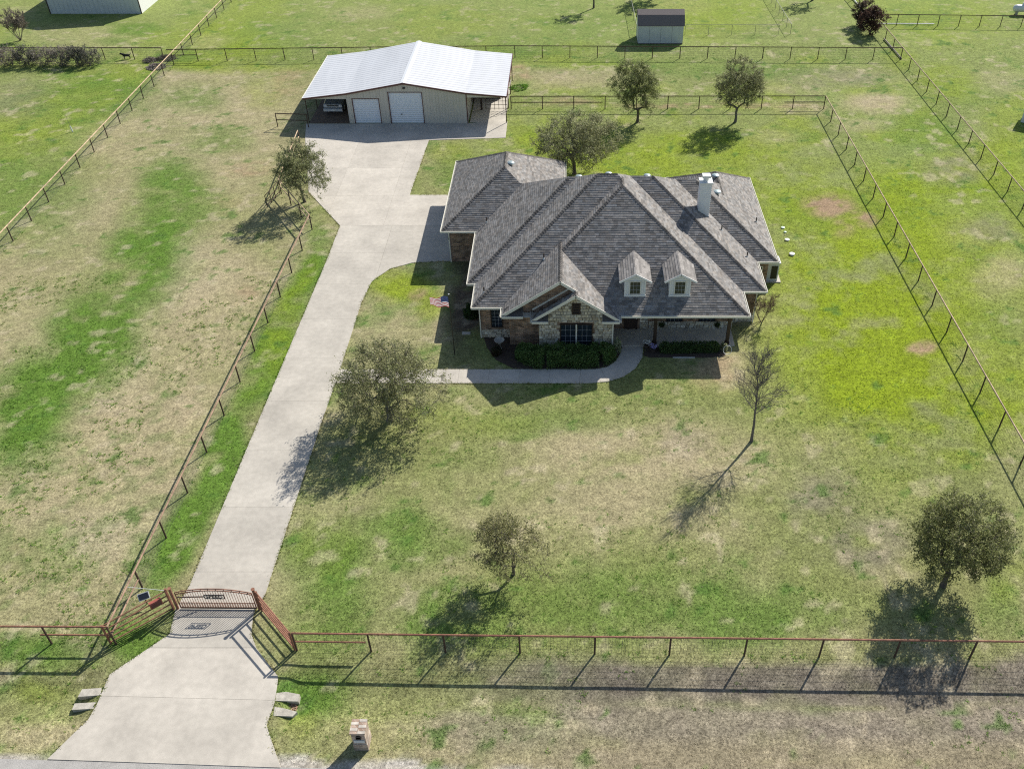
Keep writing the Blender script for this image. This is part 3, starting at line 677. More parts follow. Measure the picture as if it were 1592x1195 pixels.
gw = [(-2.09,-.1),(3.0,-.1),(3.0,EZ+GP*(XGR-3.0)-.14),(gx2,gz2-.14),(-2.09,EZ+GP*(-2.09-XG2)-.14)]
stone_face('limestone_gable', house, gw, (0,50.245,0), (1,0,0), (0,-1,0), 11, avoid=[(-.72,1.66,.35,2.45),(.15,.78,3.15,4.08)])
stone_face('limestone_return', house, [(-.05,-.1),(2.5,-.1),(2.5,EZ-.1),(-.05,EZ-.1)], (2.965,50.25,0), (0,1,0), (1,0,0), 12)
stone_face('limestone_return', house, [(-.05,-.1),(.7,-.1),(.7,EZ-.1),(-.05,EZ-.1)], (-2.055,50.25,0), (0,1,0), (-1,0,0), 13)
stone_face('limestone_wainscot', house, [(-6.3,-.1),(-4.2,-.1),(-4.2,.72),(-6.3,.72)], (0,51.845,0), (1,0,0), (0,-1,0), 14)
stone_face('limestone_wainscot', house, [(5.75,-.1),(11.8,-.1),(11.8,.72),(5.75,.72)], (0,52.795,0), (1,0,0), (0,-1,0), 15)
stone_face('limestone_wainscot', house, [(11.8,-.1),(13.45,-.1),(13.45,.75),(11.8,.75)], (0,53.795,0), (1,0,0), (0,-1,0), 16)
stone_face('limestone_wainscot', house, [(0,-.1),(1.0,-.1),(1.0,2.7),(0,2.7)], (5.1,52.795,0), (.6,0,0), (0,-1,0), 17)
# ---- windows and doors
def window(parent, x0, x1, z0, z1, y, nx=4, nz=5, frame='trim', sub=None, fw=.06, mw=.016):
    mb = MB(); d = .07
    for (a, b, c, e) in ((x0-fw, x1+fw, z0-fw, z0), (x0-fw, x1+fw, z1, z1+fw), (x0-fw, x0, z0, z1), (x1, x1+fw, z0, z1)):
        mb.box(a, y-d, c, b, y+.02, e)
    wn = mb.build('window', M[frame], parent)
    g = MB(); g.box(x0, y-.03, z0, x1, y-.012, z1); g.build('pane', M['glass'], wn)
    m = MB()
    for i in range(1, nx): xx = x0+(x1-x0)*i/nx; m.box(xx-mw/2, y-.045, z0, xx+mw/2, y-.034, z1)
    for i in range(1, nz): zz = z0+(z1-z0)*i/nz; m.box(x0, y-.0475, zz-mw/2, x1, y-.0365, zz+mw/2)
    m.build('muntin', M['muntin'], wn)
    return wn
window(house, -5.5, -4.78, .95, 2.4, 51.85, 3, 5, 'dark')
window(house, -.58, .42, .45, 2.3, 50.2, 3, 4, 'dark'); window(house, .56, 1.56, .45, 2.3, 50.2, 3, 4, 'dark')
mb = MB(); mb.box(.44, 50.1, .42, .54, 50.2, 2.34); mb.build('mullion', M['trim'], house)
window(house, 7.05, 8.15, .78, 2.2, 52.8, 4, 5, 'dark'); window(house, 9.4, 10.5, .78, 2.2, 52.8, 4, 5, 'dark')
mb = MB(); mb.box(.17, 50.14, 3.15, .77, 50.25, 4.08); gv = mb.build('gable_vent', M['dark'], house)
mb = MB()
for k in range(6): mb.obox((.47, 50.13, 3.27+k*.135), (.22,0,0), (0,.035,-.03), (0,.004,.006))
mb.build('louvre', M['black'], gv)
mb = MB(); mb.box(3.95, 52.72, .08, 4.95, 52.8, 2.25); fd = mb.build('front_door', M['dark'], house)
m2 = MB(); m2.box(4.15, 52.70, 1.0, 4.75, 52.725, 2.0); m2.build('door_glass', M['glass'], fd); m2 = MB(); m2.tube((4.85,52.66,1.05),(4.85,52.72,1.05),.035); m2.build('handle', M['chrome'], fd)
# ---- porch
mb = MB(); mb.box(3.0, 50.75, -.1, 11.75, 52.79, .10); mb.build('porch_slab', M['concrete'], house)
for px_ in (6.05, 11.2):
    mb = MB(); mb.box(px_-.11, 50.82, .10, px_+.11, 51.04, EZ-.18); pp = mb.build('porch_post', M['dark'], house)
    m2 = MB(); m2.box(px_-.15, 50.78, .10, px_+.15, 51.08, .30); m2.build('post_base', M['dark'], pp)
mb = MB(); mb.box(3.5, 50.84, EZ-.40, 11.8, 51.0, EZ-.2); mb.build('porch_beam', M['dark'], house)
# ---- dormers
def fr_plane(y): return EZ+.65*(y-YF)
YDM = 51.55
for xc in (4.52, 7.6):
    z0 = fr_plane(YDM)-.15; ze = 5.02; hwid = .72; ov = .38; pr = .56; zr = ze+pr*(hwid+ov)
    yb = YF+(zr-EZ)/.65
    mb = MB(); yk = YF+(ze-EZ)/.65
    mb.quad((xc-hwid,YDM,z0),(xc+hwid,YDM,z0),(xc+hwid,YDM,ze+pr*ov-.02),(xc,YDM,zr-.05),(xc-hwid,YDM,ze+pr*ov-.02))
    for sx in (-1, 1):
        mb.quad((xc+sx*hwid,YDM,z0),(xc+sx*hwid,yk+.3,fr_plane(yk)-.1),(xc+sx*hwid,yk+.3,ze+pr*ov-.03),(xc+sx*hwid,YDM,ze+pr*ov-.03))
    for k in range(1, 11):
        zz = z0+k*.155
        if zz < ze+pr*ov-.05: mb.box(xc-hwid, YDM-.018, zz-.012, xc+hwid, YDM-.001, zz)
    dm = mb.build('dormer', M['siding'], house)
    mb = MB(); mb.box(xc-hwid-.03, YDM-.05, z0+.12, xc+hwid+.03, YDM, z0+.27)
    for sx in (-1, 1): mb.box(xc+sx*(hwid-.04)-.05, YDM-.03, z0, xc+sx*(hwid-.04)+.05, YDM-.019, ze)
    mb.build('corner_board', M['siding'], dm)
    window(dm, xc-.34, xc+.34, 3.95, 4.92, YDM, 3, 3, 'trim', fw=.05)
    mb = MB(); yo = YDM-.22
    for sx in (-1, 1):
        mb.beam((xc+sx*(hwid+ov), yo-.015, ze-.05), (xc, yo-.015, zr-.05), .03, .13)
    mb.quad((xc-hwid-ov, yo, ze-.1), (xc-hwid-ov, yk, ze-.1), (xc, yk, zr-.1), (xc, yo, zr-.1)); mb.quad((xc+hwid+ov, yo, ze-.1), (xc+hwid+ov, yk, ze-.1), (xc, yk, zr-.1), (xc, yo, zr-.1))
    mb.build('dormer_trim', M['siding'], dm)
    # shingled dormer roof: courses rising to the ridge, each tab clipped by the main slope
    mb = MB(); cols = []; rnd = random.Random(int(xc*10))
    for sx in (-1, 1):
        d = 0.0; W = hwid+ov; st = .165
        while d < W:
            d2 = min(d+st, W); zA, zB = ze+pr*d, ze+pr*d2
            y = yo-rnd.random()*.3
            while y < yb:
                wd = rnd.choice((.3,.45,.6)); a_, b_ = max(y, yo), y+wd; y += wd
                lim0, lim1 = YF+(zA-EZ)/.65+.05, YF+(zB-EZ)/.65+.05
                a0, a1 = min(a_, lim0), min(a_, lim1); b0, b1 = min(b_, lim0), min(b_, lim1)
                if b1-a1 < .01: continue
                xx0, xx1 = xc+sx*(W-d), xc+sx*(W-d2); t = .022; tn = .7+.6*rnd.random(); m = len(mb.v)
                P = [(xx0,a0,zA+t),(xx0,b0,zA+t),(xx1,b1,zB+.002),(xx1,a1,zB+.002)]
                mb.v += P+[(xx0,b0,zA-.004),(xx0,a0,zA-.004)]; mb.f += [(m,m+1,m+2,m+3) if sx > 0 else (m+3,m+2,m+1,m), (m,m+5,m+4,m+1)]
                cols += [(.235*tn,.22*tn,.205*tn,1)]*6
            d = d2
    o = mb.build('dormer_roof', M['shingle'], dm, colors=cols); tag(o, kind='stuff')
# ---- chimney
chx0, chx1, chy0, chy1 = 9.66, 10.5, 59.95, 60.75
mb = MB(); mb.box(chx0, chy0, 4.9, chx1, chy1, 7.95)
for k in range(18): zz = 5.0+k*.165; mb.box(chx0-.012, chy0-.012, zz, chx1+.012, chy1+.012, zz+.012)
chim = mb.build('chimney', M['siding'], house)
mb = MB(); mb.box(chx0-.07, chy0-.07, 7.95, chx1+.07, chy1+.07, 8.07); mb.build('chimney_crown', M['white'], chim)
mb = MB(); mb.tube(((chx0+chx1)/2, (chy0+chy1)/2, 8.07), ((chx0+chx1)/2, (chy0+chy1)/2, 8.35), .2, n=12); mb.box(chx0+.12, chy0+.12, 8.35, chx1-.12, chy1-.12, 8.52); mb.build('chimney_cap', M['white'], chim)
for sx in (chx0-.03, chx1+.0):
    mb = MB(); mb.box(sx, chy0-.02, RF.z(sx, 60)-.25, sx+.03, chy1+.02, RF.z(sx, 60)+.12); mb.build('flashing', M['white'], chim)
# ---- roof vents and pipes, found where the sight line meets the roof
def on_roof(px, py):
    z = 4.0
    for _ in range(300):
        g = G(px, py, z); z = .6*z+.4*RF.z(g[0], g[1])
    return Vector(G(px, py, z))
for (vx, vy) in ((794, 255.5), (900, 276.5), (946, 272), (1006, 275), (1112, 275), (1114.5, 300.5)):
    p = on_roof(vx, vy); mb = MB(); mb.lathe((p.x, p.y, p.z-.08), [(.15,0),(.15,.18),(.31,.185),(.32,.22),(.26,.28),(.14,.32),(.02,.33)], 16)
    mb.build('roof_vent', M['vent'], house, smooth=False)
for (vx, vy) in ((845.6, 402), (757, 345), (1121.8, 357.6), (1161.4, 399), (1175.5, 345), (752.5, 454)):
    p = on_roof(vx, vy); mb = MB(); mb.tube((p.x, p.y, p.z-.1), (p.x, p.y, p.z+.42), .045, n=8); vp = mb.build('vent_pipe', M['dark'], house)
    mb = MB(); mb.tube((p.x, p.y, p.z-.08), (p.x, p.y, p.z+.08), .12, .05, n=8); mb.build('pipe_boot', M['white'], vp)
# downspouts, wall lamp, meter box
for (dx, dy) in ((-6.33, 51.80), (3.02, 50.18), (-9.55, 62.14), (13.5, 53.74)):
    mb = MB(); mb.box(dx-.04, dy-.05, -.05, dx+.04, dy+.03, EZ-.15); mb.build('downspout', M['trim'], house)
mb = MB(); mb.box(-9.66, 62.3, 1.95, -9.5, 62.42, 2.25); mb.tube((-9.62,62.36,2.25),(-9.62,62.36,2.34),.03); mb.build('wall_lamp', M['black'], house)
mb = MB(); mb.box(-7.55, 62.06, 1.15, -7.2, 62.2, 1.6); bx_ = mb.build('meter_box', M['shed_wall'], house)
mb = MB(); mb.tube((-7.4,62.12,1.15),(-7.4,62.12,-.05),.035); mb.build('conduit', M['shed_wall'], bx_)
for y0 in (63.2, 67.0):
    mb = MB(); mb.box(-9.56, y0, -.05, -9.5, y0+2.7, 2.3)
    for k in range(1, 4): mb.box(-9.575, y0+.02, k*.58-.02, -9.561, y0+2.68, k*.58+.0)
    mb.build('garage_door', M['white'], house)
for (x, y) in ((14.0, 57.85), ): window(house, 14.0, 14.6, 1.0, 2.2, 57.85, 2, 3, 'trim')

# ------------------------------------------------------------------ barn (metal workshop with two lean-tos)
barn = thing('metal_barn', (-17, 95.8, 0), 'beige metal workshop barn with white ribbed roof and open lean-tos', 'barn')
BF, BB = 89.7, 102.0; BX = [(-27.45, 2.78), (-22.95, 3.30), (-16.93, 4.38), (-10.62, 3.36), (-6.45, 3.0)]
def ribbed(name, xa, za, xb, zb, y0, y1, matl, parent, step=.62):
    """roof sheet with trapezoid ribs running down the slope"""
    mb = MB(); prof = []; y = y0
    while y < y1-.01:
        for dy, dz in ((0, 0), (.46, 0), (.50, .017), (.58, .017), (.62, 0)):
            if y+dy <= y1 and (not prof or y+dy > prof[-1][0]): prof.append((y+dy, dz))
        y += step
    for k in range(len(prof)-1):
        (ya, da), (yb, db) = prof[k], prof[k+1]
        mb.quad((xa,ya,za+da),(xb,ya,zb+da),(xb,yb,zb+db),(xa,yb,za+db))
    mb.quad((xa,y0,za-.02),(xb,y0,zb-.02),(xb,y1,zb-.02),(xa,y1,za-.02))
    return mb.build(name, matl, parent)
for k in range(4): ribbed('roof_sheet', *BX[k], *BX[k+1], BF-.25, BB+.15, M['metal_roof'], barn)
mb = MB(); x, z = BX[2]
mb.quad((x-.30,BF-.28,z-.01),(x,BF-.28,z+.06),(x,BB+.18,z+.06),(x-.30,BB+.18,z-.01)); mb.quad((x,BF-.28,z+.06),(x+.30,BF-.28,z-.01),(x+.30,BB+.18,z-.01),(x,BB+.18,z+.06)); mb.build('ridge_cap', M['metal_cap'], barn)
for k in range(4):
    (xa, za), (xb, zb) = BX[k], BX[k+1]; mb = MB(); mb.beam((xa, BF-.28, za-.06), (xb, BF-.28, zb-.06), .05, .17); mb.build('rake_trim', M['barn_trim'], barn)
for (xx, zz, nm) in ((BX[0][0]-.03, BX[0][1], -1), (BX[4][0]+.03, BX[4][1], 1)):
    mb = MB(); mb.box(xx-.04, BF-.25, zz-.13, xx+.04, BB+.15, zz+.01); mb.build('eave_trim', M['trim'] if nm < 0 else M['barn_trim'], barn)
def zroof(x):
    for k in range(4):
        (xa, za), (xb, zb) = BX[k], BX[k+1]
        if xa <= x <= xb: return za+(zb-za)*(x-xa)/(xb-xa)
    return 2.9
def sidewall(xa, xb, zlo, y, name='front_wall', ny=-1):
    mb = MB(); n = max(1, int((xb-xa)/.305)); st = (xb-xa)/n
    xs = sorted(set([xa, xb]+([-16.93] if xa < -16.93 < xb else [])+([BX[1][0]] if xa < BX[1][0] < xb else [])+([BX[3][0]] if xa < BX[3][0] < xb else [])))
    for a, b in zip(xs[:-1], xs[1:]): mb.quad((a,y,zlo),(b,y,zlo),(b,y,zroof(b)-.05),(a,y,zroof(a)-.05))
    for k in range(n):
        xx = xa+(k+.5)*st; mb.box(xx-.03, y+ny*.03, zlo, xx+.03, y+ny*.001, zroof(xx)-.06)
    return mb.build(name, M['barn_wall'], barn)
D1 = (-22.38, -19.7, 2.62); D2 = (-18.6, -15.2, 3.3)
sidewall(-22.95, D1[0], -.05, BF); sidewall(D1[0], D1[1], D1[2], BF); sidewall(D1[1], D2[0], -.05, BF); sidewall(D2[0], D2[1], D2[2], BF); sidewall(D2[1], -10.62, -.05, BF)
sidewall(-22.95, -10.62, -.05, BB, 'back_wall', 1)
mb = MB(); mb.quad((BX[0][0],BF,2.62),(-22.95,BF,2.62),(-22.95,BF,zroof(-22.95)-.05),(BX[0][0],BF,zroof(BX[0][0])-.05)); mb.build('lean_to_header', M['barn_wall'], barn)
mb = MB(); mb.quad((-10.62,BF,2.78),(BX[4][0],BF,2.78),(BX[4][0],BF,2.95),(-10.62,BF,3.31)); mb.build('lean_to_header', M['barn_wall'], barn)
for xw in (-22.95, -10.62):
    mb = MB(); mb.quad((xw,BF,-.05),(xw,BB,-.05),(xw,BB,3.25),(xw,BF,3.25))
    s_ = -1 if xw < -16 else 1
    for k in range(40): yy = BF+.15+k*.305; mb.box(min(xw, xw+s_*.03), yy-.03, -.05, max(xw, xw+s_*.03), yy+.03, 3.2)
    mb.build('side_wall', M['barn_wall'], barn)
for (x0, x1, zt) in (D1, D2):
    mb = MB(); n = int(zt/.22); st = zt/n; y = BF+.10
    for k in range(n):
        z = k*st; mb.quad((x0,y,z),(x1,y,z),(x1,y-.03,z+st*.45),(x0,y-.03,z+st*.45)); mb.quad((x0,y-.03,z+st*.45),(x1,y-.03,z+st*.45),(x1,y,z+st),(x0,y,z+st))
    dr = mb.build('roll_up_door', M['door_white'], barn)
    if x0 > -19:
        m2 = MB(); m2.box(x0+1.05, y-.09, .95, x0+1.22, y-.032, 1.02); m2.build('latch', M['black'], dr)
    for (a, b, c, d) in ((x0-.07, x0, 0, zt+.07), (x1, x1+.07, 0, zt+.07), (x0, x1, zt, zt+.07)):
        m2 = MB(); m2.box(a, BF-.035, c, b, BF+.1, d); m2.build('door_trim', M['barn_trim'], barn)
for (a, b) in ((-23.0, -22.93), (-10.66, -10.56)):
    m2 = MB(); m2.box(a, BF-.04, -.05, b, BF+.03, 3.2); m2.build('corner_trim', M['barn_trim'] if a > -20 else M['barn_wall'], barn)
mb = MB(); mb.box(-17.05, BF-.16, 3.72, -16.8, BF-.001, 3.86); mb.build('flood_lamp', M['black'], barn)
for (xx, ys, zt) in ((-27.35, (90.0, 93.9, 97.9, 101.8), 2.75), (-6.58, (89.85, 93.7, 97.8, 101.8), 2.95)):
    for yy in ys:
        mb = MB(); mb.tube((xx, yy, -.1), (xx, yy, zt), .05, n=8); mb.build('post', M['rust_dark'], barn)
    mb = MB(); mb.beam((xx, BF, zt-.12), (xx, BB, zt-.12), .06, .14); mb.build('eave_beam', M['barn_trim'], barn)
mb = MB(); mb.quad((-27.4,BB-.02,-.05),(-22.95,BB-.02,-.05),(-22.95,BB-.02,3.2),(-27.4,BB-.02,2.7)); mb.build('dark_panel', M['dark'], barn)
mb = MB(); mb.quad((-10.6,96.4,-.05),(-7.6,96.4,-.05),(-7.6,96.4,3.0),(-10.6,96.4,3.2)); mb.build('dark_panel', M['dark'], barn)  # dark sheet added partway in to stand for the lean-to's shaded interior
mb = MB(); mb.box(-9.55, 93.2, .03, -9.35, 93.4, 2.9); mb.box(-10.45, 93.9, .6, -10.3, 95.2, 1.7); mb.build('side_fixture', M['dark'], barn)
pg = thing('pipe_gate', (-7.6, 93.0, 0), 'dark pipe gate across the right-hand barn lean-to', 'gate')
for zz in (.3, .7, 1.1, 1.5):
    mb = MB(); mb.tube((-8.95, 93.0, zz), (-6.65, 93.0, zz), .025, n=6); mb.build('rail', M['rust_dark'], pg)
for k in range(6):
    xx = -8.95+k*.46; mb = MB(); mb.tube((xx, 93.0, .15), (xx, 93.0, 1.6), .022, n=6); mb.build('bar', M['rust_dark'], pg)

# ------------------------------------------------------------------ pick-up truck in the left lean-to
TX, TY = -25.15, 91.9
tk = thing('pickup_truck', (TX, TY, .03), 'dark pickup truck with chrome grille parked nose out under the lean-to', 'truck')
def loft(mb, secs):
    """secs: list of closed rings with equal count"""
    n = len(mb.v); k = len(secs[0])
    for r_ in secs: mb.v += [tuple(p) for p in r_]
    for j in range(len(secs)-1):
        for i in range(k): mb.f.append((n+j*k+i, n+j*k+(i+1) % k, n+(j+1)*k+(i+1) % k, n+(j+1)*k+i))
    mb.f.append(tuple(range(n+k-1, n-1, -1))); m = n+(len(secs)-1)*k; mb.f.append(tuple(range(m, m+k)))
def ring(y, hw, z0, z1, r=.12):
    return [(TX-hw, y, z0), (TX+hw, y, z0), (TX+hw, y, z1-r), (TX+hw-r, y, z1), (TX-hw+r, y, z1), (TX-hw, y, z1-r)]
mb = MB(); loft(mb, [ring(TY+.12, .88, .55, 1.12), ring(TY+.25, .98, .50, 1.18), ring(TY+1.2, 1.01, .45, 1.26), ring(TY+1.5, 1.01, .45, 1.28), ring(TY+5.7, 1.01, .5, 1.28), ring(TY+5.85, .97, .55, 1.2)])
body = mb.build('body', M['truckpaint'], tk)
mb = MB(); loft(mb, [ring(TY+1.42, .93, 1.2, 1.30, .05), ring(TY+2.15, .82, 1.2, 1.90, .1), ring(TY+3.3, .82, 1.2, 1.94, .1), ring(TY+3.75, .9, 1.2, 1.30, .05)]); mb.build('cab', M['truckpaint'], tk)
mb = MB(); mb.quad((TX-.86,TY+1.46,1.335),(TX+.86,TY+1.46,1.335),(TX+.72,TY+2.09,1.865),(TX-.72,TY+2.09,1.865)); mb.build('windscreen', M['glass'], tk)
for sx in (-1, 1):
    mb = MB(); mb.quad((TX+sx*.925,TY+1.75,1.36),(TX+sx*.925,TY+3.4,1.36),(TX+sx*.845,TY+3.25,1.82),(TX+sx*.845,TY+2.2,1.82)); mb.build('side_window', M['glass'], tk)
    mb = MB(); mb.box(TX+sx*.80-.17, TY+.07, .82, TX+sx*.80+.17, TY+.16, 1.10); mb.build('headlight', M['chrome'], tk)
    mb = MB(); mb.box(TX+sx*1.17-.1, TY+1.72, 1.30, TX+sx*1.17+.1, TY+1.80, 1.58); mb.beam((TX+sx*.95, TY+1.78, 1.36), (TX+sx*1.1, TY+1.76, 1.4), .04, .04); mb.build('mirror', M['chrome'], tk)
    for wy in (1.05, 4.75):
        mb = MB(); mb.tube((TX+sx*.74, TY+wy, .40), (TX+sx*1.0, TY+wy, .40), .40, n=20); wh = mb.build('wheel', M['rubber'], tk)
        mb = MB(); mb.tube((TX+sx*1.0, TY+wy, .40), (TX+sx*1.012, TY+wy, .40), .24, n=14); mb.build('rim', M['chrome'], wh)
mb = MB(); mb.box(TX-.62, TY+.06, .72, TX+.62, TY+.15, 1.14); gr = mb.build('grille', M['black'], tk)
for zz in (.76, .90, 1.09): mb = MB(); mb.box(TX-.64, TY+.03, zz-.025, TX+.64, TY+.059, zz+.03); mb.build('grille_bar', M['chrome'], gr)
mb = MB(); mb.box(TX-1.0, TY-.06, .42, TX+1.0, TY+.12, .66); bm = mb.build('front_bumper', M['chrome'], tk)
mb = MB(); mb.box(TX-.16, TY-.075, .45, TX+.16, TY-.062, .61); mb.build('licence_plate', M['plate'], bm)
mb = MB(); mb.box(TX-.85, TY+5.84, .45, TX+.85, TY+5.98, .65); mb.build('rear_bumper', M['chrome'], tk)
mb = MB(); mb.box(TX-.82, TY+3.9, 1.281, TX+.82, TY+5.7, 1.287); mb.build('bed_liner', M['black'], tk)

# ------------------------------------------------------------------ fences
FH = 1.42
POST = MB().tube((0,0,-.25), (0,0,FH), .042, n=7); _pm = {}
def post_mesh(matl, h=FH, r=.042):
    key = (matl, h, r)
    if key not in _pm:
        mb = MB(); mb.tube((0,0,-.25), (0,0,h), r, n=7); me = bpy.data.meshes.new('post'); me.from_pydata(mb.v, [], mb.f); me.materials.append(M[matl]); _pm[key] = me
    return _pm[key]
FLINES = []
def fence(name, label, pts, step, h=FH, rail='rust_pale', post='rust_dark', mids=(), wire=True, r=.05, spacing=None, group='pipe fences round the property', cat='fence', wirez=None, first=True):
    """pts: ground points of the run; mids: (from_m, to_m) stretches with a lower rail"""
    pts = [Vector((p[0], p[1], 0)) for p in pts]
    FLINES.append(pts)
    f = thing(name, tuple(pts[0]), label, cat, group); L0 = wpos(f)
    wv = []; wf = []; run = 0.0
    for i in range(len(pts)-1):
        a, b = pts[i], pts[i+1]; d = b-a; L = d.length; d.normalize(); n = max(1, round(L/step))
        mb = MB(); K = max(1, int(L/6))
        for k in range(K):
            p, q = a+d*L*k/K, a+d*L*(k+1)/K
            mb.tube((p.x,p.y,h+.0),(q.x,q.y,h),r*1.02,n=7,cap=(k in (0,K-1)))
        mb.build('top_rail', M[rail], f)
        for k in range(n+1):
            if k == 0 and (i > 0 or not first): continue
            p = a+d*(L*k/n); o = link('post', post_mesh(post, h, r), f); o.location = Vector((p.x, p.y, float(gz(p.x, p.y)))) - L0
            o.rotation_euler = (random.uniform(-.012,.012), random.uniform(-.012,.012), random.random()*6)
        for (m0, m1, mz) in mids:
            s0, s1 = max(m0-run, 0), min(m1-run, L)
            if s1-s0 > .2:
                p, q = a+d*s0, a+d*s1; mb = MB(); mb.tube((p.x,p.y,mz),(q.x,q.y,mz),r*.9,n=7); mb.build('lower_rail', M[rail], f)
        if wire:
            nn = int(L/.5)
            for zz in (.12, .35, .58, .82, 1.06, 1.26):
                if zz > h-.08: continue
                KK = max(1, int(L/4))
                for k in range(KK):
                    p, q = a+d*(L*k/KK), a+d*(L*(k+1)/KK); m = len(wv); t = .0055
                    g0, g1 = float(gz(p.x,p.y))*.7, float(gz(q.x,q.y))*.7
                    wv += [(p.x,p.y,zz+g0-t),(q.x,q.y,zz+g1-t),(q.x,q.y,zz+g1+t),(p.x,p.y,zz+g0+t)]; wf.append((m,m+1,m+2,m+3))
            for k in range(nn*3+1):
                p = a+d*(L*k/(nn*3)) if nn else a; m = len(wv); t = .0045
                g0 = float(gz(p.x,p.y))*.7
                wv += [(p.x-d.x*t,p.y-d.y*t,.05+g0),(p.x+d.x*t,p.y+d.y*t,.05+g0),(p.x+d.x*t,p.y+d.y*t,h-.06),(p.x-d.x*t,p.y-d.y*t,h-.06)]; wf.append((m,m+1,m+2,m+3))
        run += L
    if wire:
        mb = MB(); mb.v = wv; mb.f = wf; o = mb.build('wire_mesh', M['wire'], f); tag(o, kind='stuff')
    return f
def T(x, y, h=FH): return gxy(x, y, h)
random.seed(2)
FA, FB_ = T(453, 984), T(1592, 997)
FC = (FA[0]+(FB_[0]-FA[0])*1.25, FA[1]+(FB_[1]-FA[1])*1.25)
fence('pipe_fence', 'red rusty pipe fence along the road right of the entrance gate', [FA, FC], 3.53, rail='rust', post='rust_dark', mids=[(0, 3.5, .75)], wire=True)
LA = T(166, 974)
fence('pipe_fence', 'red rusty pipe fence along the road left of the entrance gate', [LA, (LA[0]-16, LA[1]+.1)], 3.5, rail='rust', mids=[(0, 3.5, .75)], wire=False)
dv0, dv1 = LA, T(480.5, 334)
fence('pipe_fence', 'long rusty pipe fence running beside the concrete driveway', [dv0, dv1], 3.4, rail='rust_brown', mids=[(0, 3.4, .75)], first=False)
nd = T(432.5, 279)
fence('pipe_fence', 'short two-rail pipe fence angled behind the tree by the driveway', [dv1, nd], 2.6, mids=[(0, 20, .8)], wire=False, rail='rust_pale', first=False)
fence('pipe_fence', 'short two-rail pipe fence between the driveway tree and the barn', [nd, T(462.5, 203)], 3.3, mids=[(0, 20, .8)], wire=False, first=False)
og = thing('pipe_gate', (*gxy(433, 296), 0), 'open rusty pipe gate standing out into the left paddock', 'gate')
ga, gb_ = Vector((*T(431, 283, 1.3), 0)), Vector((*T(411.5, 304.5, 1.3), 0))
for zz in (.35, .8, 1.3):
    mb = MB(); mb.tube((ga.x,ga.y,zz),(gb_.x,gb_.y,zz),.035,n=7); mb.build('rail', M['rust_dark'], og)
for k in range(4):
    p = ga+(gb_-ga)*k/3; mb = MB(); mb.tube((p.x,p.y,.15),(p.x,p.y,1.32),.035,n=7); mb.build('bar', M['rust_dark'], og)
o1, o2 = T(250, 99), T(0, 362); oo = ((o2[0]-o1[0])/(o2[1]-o1[1]))
ext = lambda p, y: (p[0]+oo*(y-p[1]), y)
fence('pipe_fence', 'long tan-topped pipe fence slanting down the left side of the paddock', [ext(o1, 146), o1, ext(o2, 24)], 3.42, post='rust_dark')
bk = T(258, 77.5)
fence('pipe_fence', 'pipe fence along the back of the property behind the barn', [bk, T(620, 73), T(800, 71.5), T(1404, 74.5)], 3.42, rail='rust_dark', mids=[(0, 3.4, .75)], first=False)
fence('pipe_fence', 'pipe fence behind the bare shrub row at upper left', [(-85, T(30, 74)[1]), T(250, 74.5)], 3.42, rail='rust_dark')
m1, m2_ = T(794, 150), T(1284, 149.5)
fence('pipe_fence', 'pipe fence crossing the back yard behind the three trees', [m1, m2_], 3.42, rail='rust_dark', mids=[(0, 9.9, .75), (29.5, 40, .75)])
r2 = T(1565, 640); dd = ((r2[0]-m2_[0])/(r2[1]-m2_[1]))
fence('pipe_fence', 'tan-topped pipe fence down the right side of the lawn', [m2_, (r2[0]+dd*(22.8-r2[1]), 25.0)], 3.42, first=False)
q1, q2 = T(1404, 74.5), T(1592, 297); dq = (q2[0]-q1[0])/(q2[1]-q1[1])
fence('pipe_fence', 'outer pipe fence at the far right between two fields', [(q1[0]+dq*(150-q1[1]), 150), q1, (q1[0]+dq*(40-q1[1]), 40)], 3.42)
fence('pipe_fence', 'dark pipe fence in front of the propane tank at upper right', [T(1365, 22.5), T(1592, 25), T(1800, 27.5)], 2.75, rail='rust_dark')
fence('pipe_fence', 'short pipe fence joining the left lean-to of the barn', [T(427.5, 176.5), T(476, 178)], 3.4, rail='rust_dark', mids=[(0, 9, .75)], wire=False)
mb = MB(); p0, p1 = G(1374, 62), G(1401, 93); mb.tube((p0[0],p0[1],.14),(p1[0],p1[1],.14),.085,n=9); tag(mb.build('fallen_pole', M['log'], None), 'long grey pole lying on the grass beside the outer fence corner', 'pole')
mb = MB(); p0, p1 = G(1326, 0), G(1337, 13); mb.tube((p0[0],p0[1],.14),(p1[0],p1[1],.14),.08,n=9); tag(mb.build('fallen_pole', M['white'], None), 'pale pole lying behind the reddish shrub at upper right', 'pole')
mb = MB(); mb.tube((*gxy(1365, 38.5),.12),(*gxy(1452, 38.8),.12),.06,n=9); tag(mb.build('fallen_pole', M['white'], None), 'pale pipe lying along the foot of the upper right fence', 'pole')

